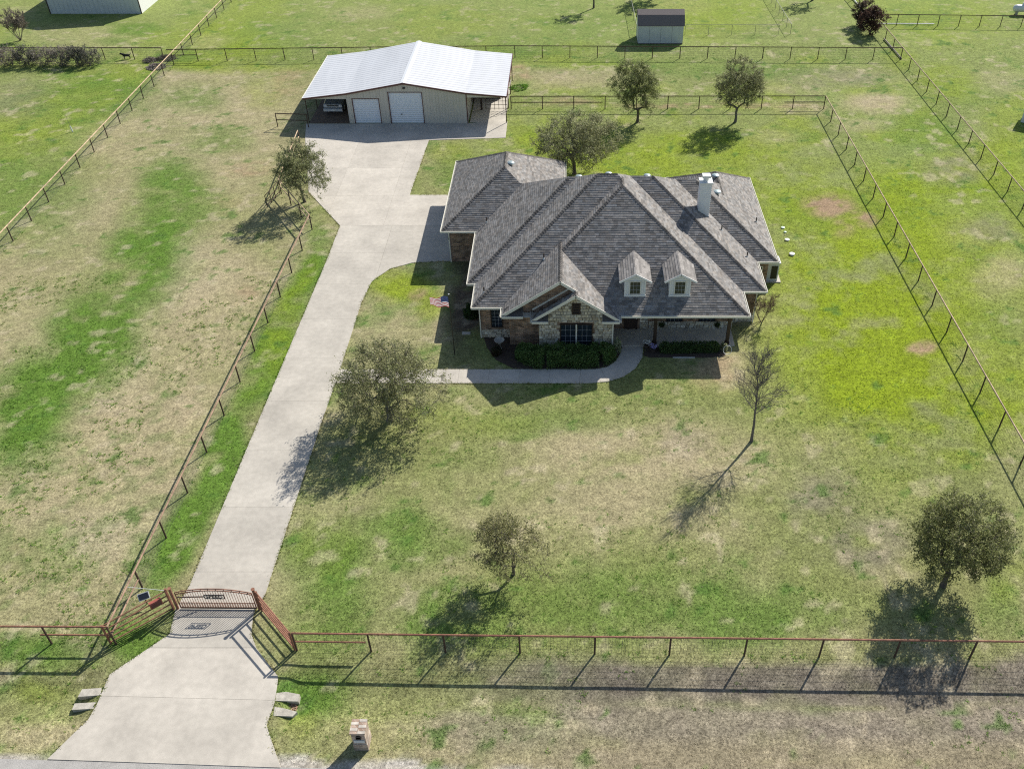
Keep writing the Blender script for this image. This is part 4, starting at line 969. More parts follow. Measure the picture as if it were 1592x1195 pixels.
def build_clumps():
    """taller weeds: leafy clumps in the paddock and lawn, rank grass under the fence wires"""
    rs = np.random.RandomState(11); P = []; S = []
    def add(x, y, size): P.append(np.stack([x, y], 1)); S.append(size)
    n = 5200; x = rs.uniform(-48, -22.6, n); y = 26+rs.rand(n)**1.3*34
    k = fbm(x, y, 4.5, 91, 3)+.25*(fbm(x, y, 1.2, 92, 2)-.5) > .50; add(x[k], y[k], .10+.13*rs.rand(k.sum())**2)
    n = 2600; x = rs.uniform(-16, 27, n); y = 26+rs.rand(n)**1.1*22
    k = (fbm(x, y, 5., 93, 3) > .50) & ~inpoly(x, y, DRIVE) & ~inpoly(x, y, WALK); add(x[k], y[k], .08+.10*rs.rand(k.sum())**2)
    n = 700; x = rs.uniform(-34, 28, n); y = rs.uniform(20.4, 25, n); k = (fbm(x, y, 3., 94, 3) > .52) & ~inpoly(x, y, DRIVE) & (y > road_y(x)+.5); add(x[k], y[k], .08+.08*rs.rand(k.sum()))
    for pts in FLINES:
        for a, b in zip(pts[:-1], pts[1:]):
            L = (b-a).length; m = int(L*2.6); t = rs.rand(m); x = a.x+(b.x-a.x)*t+rs.randn(m)*.13; y = a.y+(b.y-a.y)*t+rs.randn(m)*.13
            k = (fbm(x, y, 2.5, 95, 3) > .42) & ~inpoly(x, y, DRIVE); add(x[k], y[k], .09+.10*rs.rand(k.sum()))
    P = np.concatenate(P); S = np.concatenate(S); m = len(P); B = 9
    base = ground_color(P[:, 0], P[:, 1]); g = np.array([.115,.205,.032]); mixf = (.45+.45*rs.rand(m))[:, None]; C = (base*(1-mixf)+g*mixf)*1.6
    i = np.repeat(np.arange(m), B); N = m*B; a = rs.rand(N)*6.283; r_ = S[i]*(.3+.8*rs.rand(N)); ca, sa = np.cos(a), np.sin(a); w_ = S[i]*.22*(.6+.8*rs.rand(N)); z = gz(P[:, 0], P[:, 1])[i]; h = S[i]*(.12+.32*rs.rand(N)); ox = rs.randn(N)*S[i]*.35; oy = rs.randn(N)*S[i]*.35
    X = P[i, 0]+ox; Y = P[i, 1]+oy
    V = np.stack([np.stack([X-sa*w_, Y+ca*w_, z-.01], 1), np.stack([X+sa*w_, Y-ca*w_, z-.01], 1), np.stack([X+ca*r_, Y+sa*r_, z+h], 1)], 1).reshape(-1, 3)
    c = C[i]*(.75+.55*rs.rand(N))[:, None]; rgba = np.ones((N, 3, 4), np.float32); rgba[:, :, :3] = c[:, None]
    o = np_mesh('weed_clumps', V, np.arange(N*3).reshape(-1, 3), M['grass'], colors=rgba.reshape(-1, 4))
    tag(o, 'small green weed clumps dotted over the paddock, lawn and fence lines', 'weeds', kind='stuff')
build_clumps()

# ------------------------------------------------------------------ entrance gate with wings
ga_, gb2 = Vector(G(277, 946)), Vector(G(404, 947)); GH = 1.52
gate = thing('entrance_gate', tuple(ga_), 'red arched driveway gate of thin bars reading SPEED in a frame', 'gate')
dx = gb2-ga_; L = dx.length; dx.normalize(); nrm = Vector((dx.y, -dx.x, 0))
for (p, nm) in ((ga_, 0), (gb2, 1)):
    mb = MB(); mb.tube((p.x,p.y,-.2),(p.x,p.y,GH+.12),.075,n=10); mb.tube((p.x,p.y,GH+.12),(p.x,p.y,GH+.15),.10,n=10); mb.build('gate_post', M['rust'], gate)
    if nm == 0:
        mb = MB(); q = p-dx*.22; mb.tube((q.x,q.y,-.2),(q.x,q.y,GH+.1),.065,n=10); mb.build('gate_post', M['rust'], gate)
a0 = .18; b0 = L-.14
def arch(u): t = (u-a0)/(b0-a0)*2-1; return 1.34+.32*(1-t*t)
def gp(u, z): q = ga_+dx*u; return (q.x, q.y, z)
for off in (0, -.14):
    mb = MB(); NN = 16
    for k in range(NN):
        u0, u1 = a0+(b0-a0)*k/NN, a0+(b0-a0)*(k+1)/NN; mb.tube(gp(u0, arch(u0)+off), gp(u1, arch(u1)+off), .03, n=6)
    mb.build('arched_rail', M['rust'], gate)
for zz, r_ in ((.12, .045), (.52, .02)):
    mb = MB(); mb.tube(gp(a0, zz), gp(b0, zz), r_, n=6); mb.build('rail', M['rust_dark'] if zz < .2 else M['rust'], gate)
for u in (a0, b0): mb = MB(); mb.tube(gp(u, .1), gp(u, arch(u)), .03, n=6); mb.build('stile', M['rust'], gate)
fu0, fu1, fz0, fz1 = 1.62, 2.62, .88, 1.16
for k in range(1, 30):
    u = a0+(b0-a0)*k/30; top = arch(u)-.14
    mb = MB(); mb.tube(gp(u, .12), gp(u, fz0 if fu0 < u < fu1 else top), .0125, n=5); mb.build('bar', M['rust'], gate)
    if fu0 < u < fu1: mb = MB(); mb.tube(gp(u, fz1), gp(u, top), .0125, n=5); mb.build('bar', M['rust'], gate)
for k in range(60):
    u = a0+(b0-a0)*(k+.5)/60
    mb = MB(); mb.tube(gp(u, .12), gp(u, .52), .011, n=5); mb.build('short_bar', M['rust'], gate)
for k in range(10):
    u = a0+(b0-a0)*(k+.5)/10; mb = MB(); mb.tube(gp(u, arch(u)-.14), gp(u, arch(u)), .02, n=5); mb.build('spacer', M['rust_dark'], gate)
for (u0, z0, u1, z1) in ((fu0,fz0,fu1,fz0),(fu0,fz1,fu1,fz1),(fu0,fz0,fu0,fz1),(fu1,fz0,fu1,fz1)):
    mb = MB(); mb.tube(gp(u0, z0), gp(u1, z1), .024, n=6); mb.build('name_frame', M['black'], gate)
cu = bpy.data.curves.new('name_text', 'FONT'); cu.body = 'SPEED'; cu.size = .26; cu.extrude = .012; cu.align_x = 'CENTER'; cu.align_y = 'CENTER'; cu.offset = .006
to = bpy.data.objects.new('tmp_text', cu); col.objects.link(to); bpy.context.view_layer.update()
tm = bpy.data.meshes.new_from_object(to.evaluated_get(bpy.context.evaluated_depsgraph_get())); bpy.data.objects.remove(to)
xsz = max(v.co.x for v in tm.vertices)-min(v.co.x for v in tm.vertices); tm.transform(Matrix.Diagonal((.86/xsz, 1, 1, 1))); tm.materials.clear(); tm.materials.append(M['black'])
lt = link('name_letters', tm, gate); q = ga_+dx*((fu0+fu1)/2); lt.location = Vector((q.x, q.y-.005, (fz0+fz1)/2))-wpos(gate); lt.rotation_euler = (math.pi/2, 0, math.atan2(dx.y, dx.x))
mb = MB(); mb.tube(gp(.15, .95), (ga_.x+1.4, ga_.y+.35, .55), .035, n=7); mb.build('opener_arm', M['black'], gate)
def wing(label, p, q, h0, h1, boxed=False, slats=5):
    p, q = Vector((*p, 0)), Vector((*q, 0)); wg = thing('gate_wing', tuple(p), label, 'fence panel', 'wings of the entrance gate')
    for k in range(slats):
        t = (k+.4)/(slats-.6); mb = MB()
        mb.tube((p.x,p.y,.12+(h0-.12)*k/(slats-1)),(q.x,q.y,.12+(h1-.12)*k/(slats-1)),.036,n=7); mb.build('rail', M['rust'], wg)
    for (e, h) in ((p, h0), (q, h1)):
        mb = MB(); mb.tube((e.x,e.y,-.2),(e.x,e.y,h+.06),.055,n=8); mb.build('post', M['rust'], wg)
    return wg
lw0, lw1 = gxy(172.5, 1000), gxy(270, 947)
wing('left slanting five-rail wing of the red entrance gate', lw0, lw1, 1.42, 1.5)
rw0, rw1 = gxy(408, 949), gxy(458.5, 1010)
wing('right slanting five-rail wing of the red entrance gate', rw0, rw1, 1.5, 1.42)
u = Vector((lw1[0]-lw0[0], lw1[1]-lw0[1], 0)).normalized(); nn_ = Vector((u.y, -u.x, 0))
c = Vector((*lw1, 0))-u*.62; bxo = thing('control_box', tuple(c), 'dark red control box on the left wing of the gate', 'box')
mb = MB(); mb.obox(c+Vector((0,0,1.05)), u*.30, nn_*.12, Vector((0,0,.17))); cb = mb.build('case', M['redpaint'], bxo); mb = MB(); mb.obox(c+nn_*.13+Vector((0,0,1.05)), u*.25, nn_*.008, Vector((0,0,.13))); mb.build('lid', M['barn_trim'], bxo)
c = Vector(G(229, 938)); sp = thing('solar_panel', tuple(c), 'small white-framed solar panel on a post beside the gate', 'solar panel')
mb = MB(); mb.tube((c.x,c.y,-.1),(c.x,c.y,.55),.03); mb.build('pole', M['rust_dark'], sp)
tl = Vector((.25,-.7,.7)).normalized(); ax = Vector((.85,.45,0)).normalized(); ay = tl.cross(ax).normalized()
mb = MB(); mb.obox(c+Vector((0,0,.62)), ax*.27, ay*.19, tl*.02); mb.build('frame', M['white'], sp); mb = MB(); mb.obox(c+Vector((0,0,.62))+tl*.022, ax*.235, ay*.155, tl*.004); mb.build('cells', M['solar'], sp)
mb = MB(); mb.tube((*T(197, 912, 1.25), 1.25), (ga_.x-.2, ga_.y, 1.5), .013, n=5); tag(mb.build('guy_wire', M['white'], None), 'pale thin cable stretched between driveway fence and gate post', 'cable')

# ------------------------------------------------------------------ mailbox, culvert headwalls, septic lids
m0 = Vector(G(562.5, 1166)); mx = thing('mailbox_pillar', tuple(m0), 'tan brick mailbox pillar beside the road', 'mailbox')
mw, md_, mh = .32, .33, 1.38
mb = MB(); mb.box(m0.x-mw, m0.y, -.1, m0.x+mw, m0.y+2*md_+.05, .50); mb.build('stone_base', M['brick_pale'], mx)
mb = MB(); mb.box(m0.x-mw+.02, m0.y+.02, .50, m0.x+mw-.02, m0.y+2*md_+.03, mh); mb.build('brick_shaft', M['brick_pale'], mx)
for k in range(5):
    for j in range(2):
        y0 = m0.y-.03+k*.145; x0 = m0.x-mw-.03+j*(mw+.03); mb = MB(); mb.box(x0+.008, y0+.008, mh, x0+mw+.022, y0+.137, mh+.075+.01*((k+j) % 2)); mb.build('cap_brick', M['brick_pale'], mx)
mb = MB()
mb.box(m0.x-.11, m0.y-.02, .95, m0.x+.11, m0.y+.019, 1.13); mb.tube((m0.x, m0.y-.02, 1.13), (m0.x, m0.y+.019, 1.13), .11, n=16); dr = mb.build('letter_door', M['black'], mx)
mb = MB(); mb.box(m0.x-.24, m0.y-.012, .66, m0.x+.24, m0.y+.019, .87); mb.build('name_plate', M['shed_wall'], mx)
def headwall(label, pts, z0, z1):
    mb = MB(); mb.prism([gxy(*p) for p in pts], z0, z1); tag(mb.build('culvert_headwall', M['concrete_old'], None), label, 'headwall', 'culvert ends under the driveway')
headwall('upper concrete headwall of the left culvert end', [(128,1071),(158,1069),(157,1080),(121,1083)], -.5, .02)
headwall('lower concrete headwall of the left culvert end', [(116,1093),(150,1091),(145,1101),(112,1103)], -.5, .012)
headwall('upper concrete headwall of the right culvert end', [(430,1077),(445,1075),(466,1079),(464,1090),(428,1089)], -.5, .02)
headwall('lower concrete headwall of the right culvert end', [(427,1098),(440,1100),(462,1106),(455,1113),(425,1112)], -.5, .012)
for (a, b, s_, lab) in ((152, 1087, -1, 'dark culvert pipe mouth at the left of the driveway'), (431, 1094, 1, 'dark culvert pipe mouth at the right of the driveway')):
    p = G(a, b); mb = MB(); k = 12
    for i in range(k):
        t0_, t1_ = 2*math.pi*i/k, 2*math.pi*(i+1)/k; r_ = .24
        mb.quad(*[(p[0]+s_*o_, p[1]+r_*math.cos(t), -.28+r_*math.sin(t)) for (o_, t) in ((.15,t0_),(.15,t1_),(-1.2,t1_),(-1.2,t0_))])
    tag(mb.build('culvert_pipe', M['black'], None), lab, 'pipe', 'culvert ends under the driveway')
for (a, b, r_, h_, mt, lab) in ((1217, 354.5, .17, .09, 'palegreen', 'pale green septic lid farthest from the camera on the bright grass'), (1220.5, 361.5, .12, .09, 'palegreen', 'smallest pale green septic lid between the two larger ones'),
        (1223.5, 373.5, .20, .11, 'white', 'white septic lid in the middle of the row beside the house'), (1231, 396, .23, .14, 'white', 'white septic lid nearest the camera beside the house')):
    p = G(a, b); mb = MB(); mb.lathe((p[0],p[1],0), [(r_*.85,-.05),(r_*.85,h_*.6),(r_,h_*.62),(r_,h_*.85),(r_*.8,h_),(.02,h_*1.15)], 16)
    tag(mb.build('septic_lid', M[mt], None), lab, 'lid', 'septic lids in the side yard')
# utility cabinet by the right wall
c = G(1203, 438); uc = thing('utility_cabinet', (c[0], c[1], 0), 'pale cabinet with black front standing on a concrete pad at the right house wall', 'cabinet')
mb = MB(); mb.box(15.3, c[1]-.15, -.05, 16.55, c[1]+1.6, .08); mb.build('pad', M['concrete'], uc)
mb = MB(); mb.box(15.42, c[1]+.02, .08, 16.28, c[1]+.95, 1.62); mb.build('case', M['shed_wall'], uc)
mb = MB(); mb.box(15.70, c[1]-.012, .28, 16.18, c[1]+.019, 1.42); mb.build('front_grille', M['black'], uc)
for (x0, y0, x1, y1) in ((15.36,c[1]-.05,16.36,c[1]+.02),(15.36,c[1]+.95,16.36,c[1]+1.02),(15.36,c[1]+.021,15.43,c[1]+.949),(16.29,c[1]+.021,16.36,c[1]+.949)):
    mb = MB(); mb.box(x0,y0,1.621,x1,y1,1.72); mb.build('top_rim', M['white'], uc)
mb = MB(); mb.box(15.43,c[1]+.021,1.621,16.29,c[1]+.949,1.65); mb.build('fan_deck', M['dark'], uc)

# ------------------------------------------------------------------ flag
fb = Vector(G(707, 551)); fp = thing('flagpole', tuple(fb), 'slim black flagpole in the side lawn left of the house', 'flagpole')
mb = MB(); mb.tube((fb.x,fb.y,-.2),(fb.x,fb.y,5.0),.035,.025,n=8); mb.build('pole', M['black'], fp)
mb = MB(); mb.lathe((fb.x,fb.y,5.0), [(.01,0),(.05,.03),(.05,.07),(.01,.1)], 8); mb.build('finial', M['chrome'], fp)
flg = thing('flag', (fb.x, fb.y, 4.2), 'American flag flying to the left from the flagpole', 'flag')
FW, FHt = 1.40, .86
def fpos(u, v):
    """u 0..1 from pole outward, v 0..1 down"""
    droop = .30*u**1.6; return (fb.x-.05-FW*.94*u, fb.y+.12*math.sin(u*7+v*1.2)*u+.30*u-.04, 4.86-v*FHt*(1-.25*u)-droop+.05*math.sin(u*9))
def strip(u0, u1, v0, v1, nm, mt, off=0):
    mb = MB(); K = 14
    for k in range(K):
        a, b = u0+(u1-u0)*k/K, u0+(u1-u0)*(k+1)/K
        P = [Vector(fpos(a, v0)), Vector(fpos(b, v0)), Vector(fpos(b, v1)), Vector(fpos(a, v1))]; o_ = Vector((0, -off, 0))
        mb.quad(*[p+o_ for p in P])
    mb.build(nm, M[mt], flg, smooth=True)
for k in range(13): strip(.40 if k < 7 else 0, 1, k/13, (k+1)/13, 'stripe', 'flag_red' if k % 2 == 0 else 'flag_white')
strip(0, .40, 0, 7/13, 'canton', 'flag_blue')
mb = MB()
for r_ in range(5):
    for c_ in range(6):
        for sg in (-.006, .006):
            u, v = .04+c_*.064, (.05+r_*.105); p = Vector(fpos(u, v))
            mb.quad(*[(p.x+.018*math.cos(t), p.y+sg, p.z+.018*math.sin(t)) for t in [i*1.2566 for i in range(5)]])
o = mb.build('stars', M['flag_white'], flg); tag(o, kind='stuff')

# ------------------------------------------------------------------ shed, far building, propane tank, white shed
sh = thing('garden_shed', (11.6, 115.3, 0), 'pale grey panel shed with dark barn-style roof behind the back fence', 'shed')
sx0, sx1, sy0, sy1, sz = 8.65, 14.3, 114.3, 117.6, 2.35
for k in range(4):
    a = sx0+(sx1-sx0)*k/4; mb = MB(); mb.box(a+.012, sy0, .1, a+(sx1-sx0)/4-.012, sy0+.05, sz); mb.build('wall_panel', M['shed_wall'], sh)
mb = MB(); mb.box(sx0, sy0+.03, .1, sx1, sy0+.045, sz); mb.build('panel_backing', M['black'], sh)
for sx in (sx0, sx1):
    mb = MB(); mb.quad((sx,sy0,.1),(sx,sy1,.1),(sx,sy1,sz),(sx,sy1-.75,sz+.95),(sx,(sy0+sy1)/2,sz+1.4),(sx,sy0+.75,sz+.95),(sx,sy0,sz)); mb.build('end_wall', M['shed_wall'], sh)
mb = MB(); mb.box(sx0, sy1-.05, .1, sx1, sy1, sz); mb.build('back_wall', M['shed_wall'], sh)
ym = (sy0+sy1)/2; e = .12
for (ya, za, yb_, zb_) in ((sy0-.1, sz-.05, sy0+.75, sz+1.0), (sy0+.75, sz+1.0, ym, sz+1.45), (ym, sz+1.45, sy1-.75, sz+1.0), (sy1-.75, sz+1.0, sy1+.1, sz-.05)):
    mb = MB(); mb.quad((sx0-e,ya,za),(sx1+e,ya,za),(sx1+e,yb_,zb_),(sx0-e,yb_,zb_)); mb.quad((sx0-e,ya,za-.06),(sx1+e,ya,za-.06),(sx1+e,yb_,zb_-.06),(sx0-e,yb_,zb_-.06))
    mb.quad((sx0-e,ya,za),(sx0-e,ya,za-.06),(sx0-e,yb_,zb_-.06),(sx0-e,yb_,zb_)); mb.quad((sx1+e,ya,za),(sx1+e,ya,za-.06),(sx1+e,yb_,zb_-.06),(sx1+e,yb_,zb_)); mb.build('roof_slope', M['shed_roof'], sh)
mb = MB(); mb.box(sx0, sy0+.02, -.1, sx1, sy1-.02, .1); mb.build('skid', M['dark'], sh)
fbd = thing('metal_building', (-64, 130, 0), 'large white metal building at the upper left corner', 'building')
p0, p1 = G(77, 23), G(222, 20.5); bx0, bx1, by0 = p0[0], p1[0], (p0[1]+p1[1])/2; by1 = by0+16; bz = 4.6
mb = MB(); mb.quad((bx0,by0,-.05),(bx1,by0,-.05),(bx1,by0,bz),((bx0+bx1)/2,by0,bz+1.6),(bx0,by0,bz))
for k in range(int((bx1-bx0)/.6)): xx = bx0+.3+k*.6; mb.box(xx-.03, by0-.03, 0, xx+.03, by0-.001, bz)
mb.build('front_wall', M['shed_wall'], fbd)
for xx in (bx0, bx1): mb = MB(); mb.quad((xx,by0,-.05),(xx,by1,-.05),(xx,by1,bz),(xx,by0,bz)); mb.build('side_wall', M['white'], fbd)
mb = MB(); mb.quad((bx0,by1,-.05),(bx1,by1,-.05),(bx1,by1,bz),((bx0+bx1)/2,by1,bz+1.6),(bx0,by1,bz)); mb.build('back_wall', M['shed_wall'], fbd)
xm = (bx0+bx1)/2
for (xa, za, xb, zb) in ((bx0-.3, bz-.05, xm, bz+1.65), (xm, bz+1.65, bx1+.3, bz-.05)): ribbed('roof_slope', xa, za, xb, zb, by0-.3, by1+.3, M['metal_roof'], fbd)
for xx in (bx0, bx1): mb = MB(); mb.box(xx-.06, by0-.06, -.05, xx+.06, by0+.04, bz); mb.build('corner_trim', M['dark'], fbd)
pt = G(1583, 24); tank = thing('propane_tank', (pt[0], pt[1], 0), 'white propane tank behind the upper right fence', 'tank')
mb = MB(); L = 2.9; r_ = .48; k = len(mb.v); prof = [(0.02,-L/2),(r_*.6,-L/2+.10),(r_*.9,-L/2+.25),(r_,-L/2+.5),(r_,L/2-.5),(r_*.9,L/2-.25),(r_*.6,L/2-.10),(.02,L/2)]; nN = 18
for (rr, xx) in prof:
    for i in range(nN): t = 2*math.pi*i/nN; mb.v.append((pt[0]+.6+xx, pt[1]+.3+rr*math.cos(t), .82+rr*math.sin(t)))
for j in range(len(prof)-1):
    for i in range(nN): mb.f.append((k+j*nN+i, k+j*nN+(i+1) % nN, k+(j+1)*nN+(i+1) % nN, k+(j+1)*nN+i))
mb.build('tank_body', M['white'], tank, smooth=True)
mb = MB(); mb.lathe((pt[0]+.5, pt[1]+.3, 1.25), [(.2,0),(.2,.2),(.12,.28),(.01,.3)], 12); mb.build('valve_dome', M['white'], tank)
for xx in (-.8, .8): mb = MB(); mb.box(pt[0]+.6+xx-.08, pt[1], -.05, pt[0]+.6+xx+.08, pt[1]+.6, .45); mb.build('leg', M['concrete_old'], tank)
wsd = thing('white_shed', (*gxy(1596, 196), 0), 'white metal shed cut off by the right edge of the picture', 'shed')
wx, wy = gxy(1587, 190); ang = R(-32); ux = Vector((math.cos(ang), math.sin(ang), 0)); uy = Vector((-ux.y, ux.x, 0)); o_ = Vector((wx, wy, 0))
for (a, b, nm) in ((o_, o_+ux*4, 'front_wall'), (o_+ux*4, o_+ux*4+uy*3, 'side_wall'), (o_+uy*3, o_+ux*4+uy*3, 'back_wall'), (o_, o_+uy*3, 'side_wall')):
    mb = MB(); mb.beam((a.x,a.y,1.0),(b.x,b.y,1.0),.06,2.1); mb.build(nm, M['white'], wsd)
for s_ in (0, 1):
    mb = MB(); a, b = o_+uy*(-.15 if s_ == 0 else 3.15), o_+uy*1.5
    mb.quad((a-ux*.15)+Vector((0,0,2.05)), (a+ux*4.15)+Vector((0,0,2.05)), (b+ux*4.15)+Vector((0,0,2.7)), (b-ux*.15)+Vector((0,0,2.7))); mb.build('roof_slope', M['metal_cap'], wsd)
# chain-link runs beside the shed
def chain(label, pts):
    fence('chain_link_fence', label, pts, 2.7, h=1.25, rail='wire', post='wire', r=.028, group='chain link runs by the shed')
chain('galvanised chain link run behind the left end of the shed', [T(990, 39, 1.25), T(979, -12, 1.25)])
chain('low chain link fence to the right of the shed', [T(1066, 39, 1.25), T(1212, 39, 1.25)])
chain('galvanised chain link fence slanting up from its corner post right of the shed', [T(1231, 38, 1.25), T(1207, 0, 1.25), T(1196, -18, 1.25)])

# ------------------------------------------------------------------ trees and shrubs
def skeleton(rs, base, top, cc, rad, npts, inner=.25, lobes=5, low=-.75):
    """branch nodes grown towards points spread through the crown"""
    base, top, cc, rad = map(np.array, (base, top, cc, rad))
    ld = rs.randn(lobes, 3); ld /= np.linalg.norm(ld, axis=1)[:, None]; la = .10+.22*rs.rand(lobes)
    P = []
    while len(P) < npts:
        d = rs.randn(3); d /= np.linalg.norm(d)
        if d[2] < low: continue
        m = .80+sum(a*max(0, d@l)**3 for a, l in zip(la, ld)); r_ = (inner+(1-inner)*rs.rand()**.5)*m
        P.append(cc+d*rad*r_)
    P = np.array(P)
    nodes = [base+(top-base)*t+np.append(rs.randn(2)*.03, 0) for t in (0, .35, .7, 1.0)]; par = [-1, 0, 1, 2]
    nodes[0] = base
    order = np.argsort(np.linalg.norm(P-top, axis=1))
    for i in order:
        N = np.array(nodes[2:]); d = np.linalg.norm(N-P[i], axis=1)
        back = np.linalg.norm(N-top, axis=1) > np.linalg.norm(P[i]-top)
        d = d+back*3+.25*np.linalg.norm(N-top, axis=1)*0
        j = int(np.argmin(d))+2; a = nodes[j]; mid = (a+P[i])/2+rs.randn(3)*.03*np.linalg.norm(P[i]-a)+np.array([0,0,.05*np.linalg.norm(P[i]-a)])
        nodes.append(mid); par.append(j); nodes.append(P[i]); par.append(len(nodes)-2)
    nodes = np.array(nodes); cnt = np.zeros(len(nodes)); kids = np.bincount([p for p in par if p >= 0], minlength=len(nodes))
    cnt[kids == 0] = 1
    for i in range(len(nodes)-1, 0, -1): cnt[par[i]] += cnt[i]
    return nodes, par, cnt, kids
def make_tree(name, label, cat, base, trunk_h, cc_off, rad, npts, nleaf, leaf, trunk_r, seed, cols=((.060,.068,.032),(.105,.110,.060),(.20,.195,.135)), wts=(.5,.36,.14), twig=.45, bark='bark', group=None, ntw=5, low=-.75, inner=.25, twr=.007, lean=(0,0), leafname='crown', upward=.25):
    rs = np.random.RandomState(seed); base = np.array(base, float); base[2] = 0
    root = thing(name, tuple(base), label, cat, group)
    top = base+np.array([lean[0], lean[1], trunk_h]); cc = base+np.array(cc_off)
    nodes, par, cnt, kids = skeleton(rs, base, top, cc, rad, npts, inner=inner, low=low)
    tot = cnt.max(); rr = np.maximum(trunk_r*(cnt/tot)**.60, twr*1.3)
    mb = MB(); rnd = random.Random(seed)
    for i in range(1, len(nodes)):
        p = par[i]; n = 8 if rr[p] > .05 else (5 if rr[p] > .02 else 3)
        r0 = rr[p]*(1.35 if p == 0 else 1.0) if p < 3 else min(rr[p], rr[i]*1.35)
        mb.tube(nodes[p], nodes[i], r0, rr[i], n=n, cap=False)
    mb.build('trunk', M[bark], root, smooth=True)
    # twigs
    tips = np.arange(4, len(nodes)); T0 = []; T1 = []
    for i in tips:
        out = nodes[i]-cc*np.array([1,1,1]); out = out/(np.linalg.norm(out)+1e-6); k = ntw if kids[i] == 0 else max(1, ntw//2)
        d = out[None]*.7+rs.randn(k, 3)*.75+np.array([0,0,upward]); d /= np.linalg.norm(d, axis=1)[:, None]
        Ls = twig*(.5+.8*rs.rand(k)); T0.append(np.repeat(nodes[i][None], k, 0)); T1.append(nodes[i]+d*Ls[:, None])
    T0 = np.concatenate(T0); T1 = np.concatenate(T1); m = len(T0)
    D = T1-T0; D /= np.linalg.norm(D, axis=1)[:, None]; A = np.cross(D, rs.randn(m, 3)); A /= np.linalg.norm(A, axis=1)[:, None]; B = np.cross(D, A)
    V = np.stack([T0+A*twr, T0-A*twr*.5+B*twr*.87, T0-A*twr*.5-B*twr*.87, T1], 1).reshape(-1, 3); b4 = np.arange(m)[:, None]*4
    Fq = np.concatenate([b4+np.array([0,1,3]), b4+np.array([1,2,3]), b4+np.array([2,0,3])])
    tw = np_mesh('twigs', V, Fq, M['bark_grey'] if bark == 'bark' else M[bark], root); tag(tw, kind='stuff')
    if nleaf:
        k = rs.randint(0, m, nleaf); t = rs.rand(nleaf)**.7
        C = T0[k]+(T1[k]-T0[k])*t[:, None]+rs.randn(nleaf, 3)*leaf*1.1
        nrm_ = rs.randn(nleaf, 3)+np.array([0,0,.6]); nrm_ /= np.linalg.norm(nrm_, axis=1)[:, None]
        U = np.cross(nrm_, rs.randn(nleaf, 3)); U /= np.linalg.norm(U, axis=1)[:, None]; W = np.cross(nrm_, U)
        s_ = leaf*(.6+.8*rs.rand(nleaf))[:, None]
        V = np.stack([C-U*s_, C-W*s_*.45+nrm_*s_*.1, C+U*s_, C+W*s_*.45+nrm_*s_*.1], 1).reshape(-1, 3)
        ci = rs.choice(len(cols), nleaf, p=wts); c = np.array(cols)[ci]*(.65+.7*rs.rand(nleaf))[:, None]
        rgba = np.ones((nleaf, 4, 4), np.float32); rgba[:, :, :3] = c[:, None]
        o = np_mesh(leafname, V, np.arange(nleaf*4).reshape(-1, 4), M['leaf'], root, colors=rgba.reshape(-1, 4)); tag(o, kind='stuff')
    return root
def make_bare(name, label, cat, base, height, spread, trunk_r, seed, first=.28, nlimb=16, bark='bark_pale', stems=1, fine=.0065):
    """leafless tree: straight leader(s), rising limbs, branchlets and fine twigs"""
    rnd = random.Random(seed); base = Vector((base[0], base[1], 0)); root = thing(name, tuple(base), label, cat); mb = MB(); tw = MB()
    def limb(p, d, L, r_, lvl):
        n = 4; q = p; dd = d.normalized()
        for k in range(n):
            nd_ = (dd+Vector((rnd.gauss(0,.07), rnd.gauss(0,.07), .05+rnd.gauss(0,.04)))).normalized(); e = q+nd_*(L/n); r0, r1 = r_*(1-.8*k/n), r_*(1-.8*(k+1)/n)
            (mb if lvl < 2 else tw).tube(q, e, max(r0, fine), max(r1, fine*.7), n=6 if r0 > .03 else (4 if r0 > .012 else 3), cap=False)
            if lvl < 3:
                for _ in range((3, 3, 2)[lvl] if k or lvl else 0):
                    a = rnd.random()*6.283; s_ = nd_.orthogonal().normalized(); s2 = nd_.cross(s_); sp = rnd.uniform(.45, .8)
                    limb(q+(e-q)*rnd.random(), nd_+(s_*math.cos(a)+s2*math.sin(a))*sp, L*rnd.uniform(.38, .55), max(r_*.42*(1-.15*k), fine), lvl+1)
            q, dd = e, nd_
    for st in range(stems):
        a = 6.283*st/stems+rnd.random(); tilt = Vector((math.cos(a), math.sin(a), 0))*(.0 if stems == 1 else rnd.uniform(.25, .75)); H_ = height*rnd.uniform(.85, 1.0) if stems > 1 else height
        N = 8; q = base-Vector((0,0,.1)); d = (Vector((0,0,1))+tilt).normalized(); pts = [q]
        for k in range(N): d = (d+Vector((rnd.gauss(0,.03), rnd.gauss(0,.03), .03))).normalized(); q = q+d*(H_/N); pts.append(q)
        for k in range(N): mb.tube(pts[k], pts[k+1], trunk_r*(1-.9*k/N)*(1.25 if k == 0 else 1), trunk_r*(1-.9*(k+1)/N), n=8 if stems == 1 else 5, cap=False)
        for k in range(nlimb):
            t = first+(1-first)*(k+.5)/nlimb; i_ = min(int(t*N), N-1); p = pts[i_]+(pts[i_+1]-pts[i_])*(t*N-i_); a = k*2.4+rnd.random(); up = .55+.5*t
            limb(p, Vector((math.cos(a), math.sin(a), up+.35)), spread*(1.25-.75*t)*rnd.uniform(.8, 1.15), trunk_r*.34*(1.1-.7*t), 1)
    mb.build('trunk', M[bark], root, smooth=True); o = tw.build('twigs', M[bark], root); tag(o, kind='stuff'); return root
GT = 'oak trees around the yard'
OA = dict(inner=.12, low=-.92)
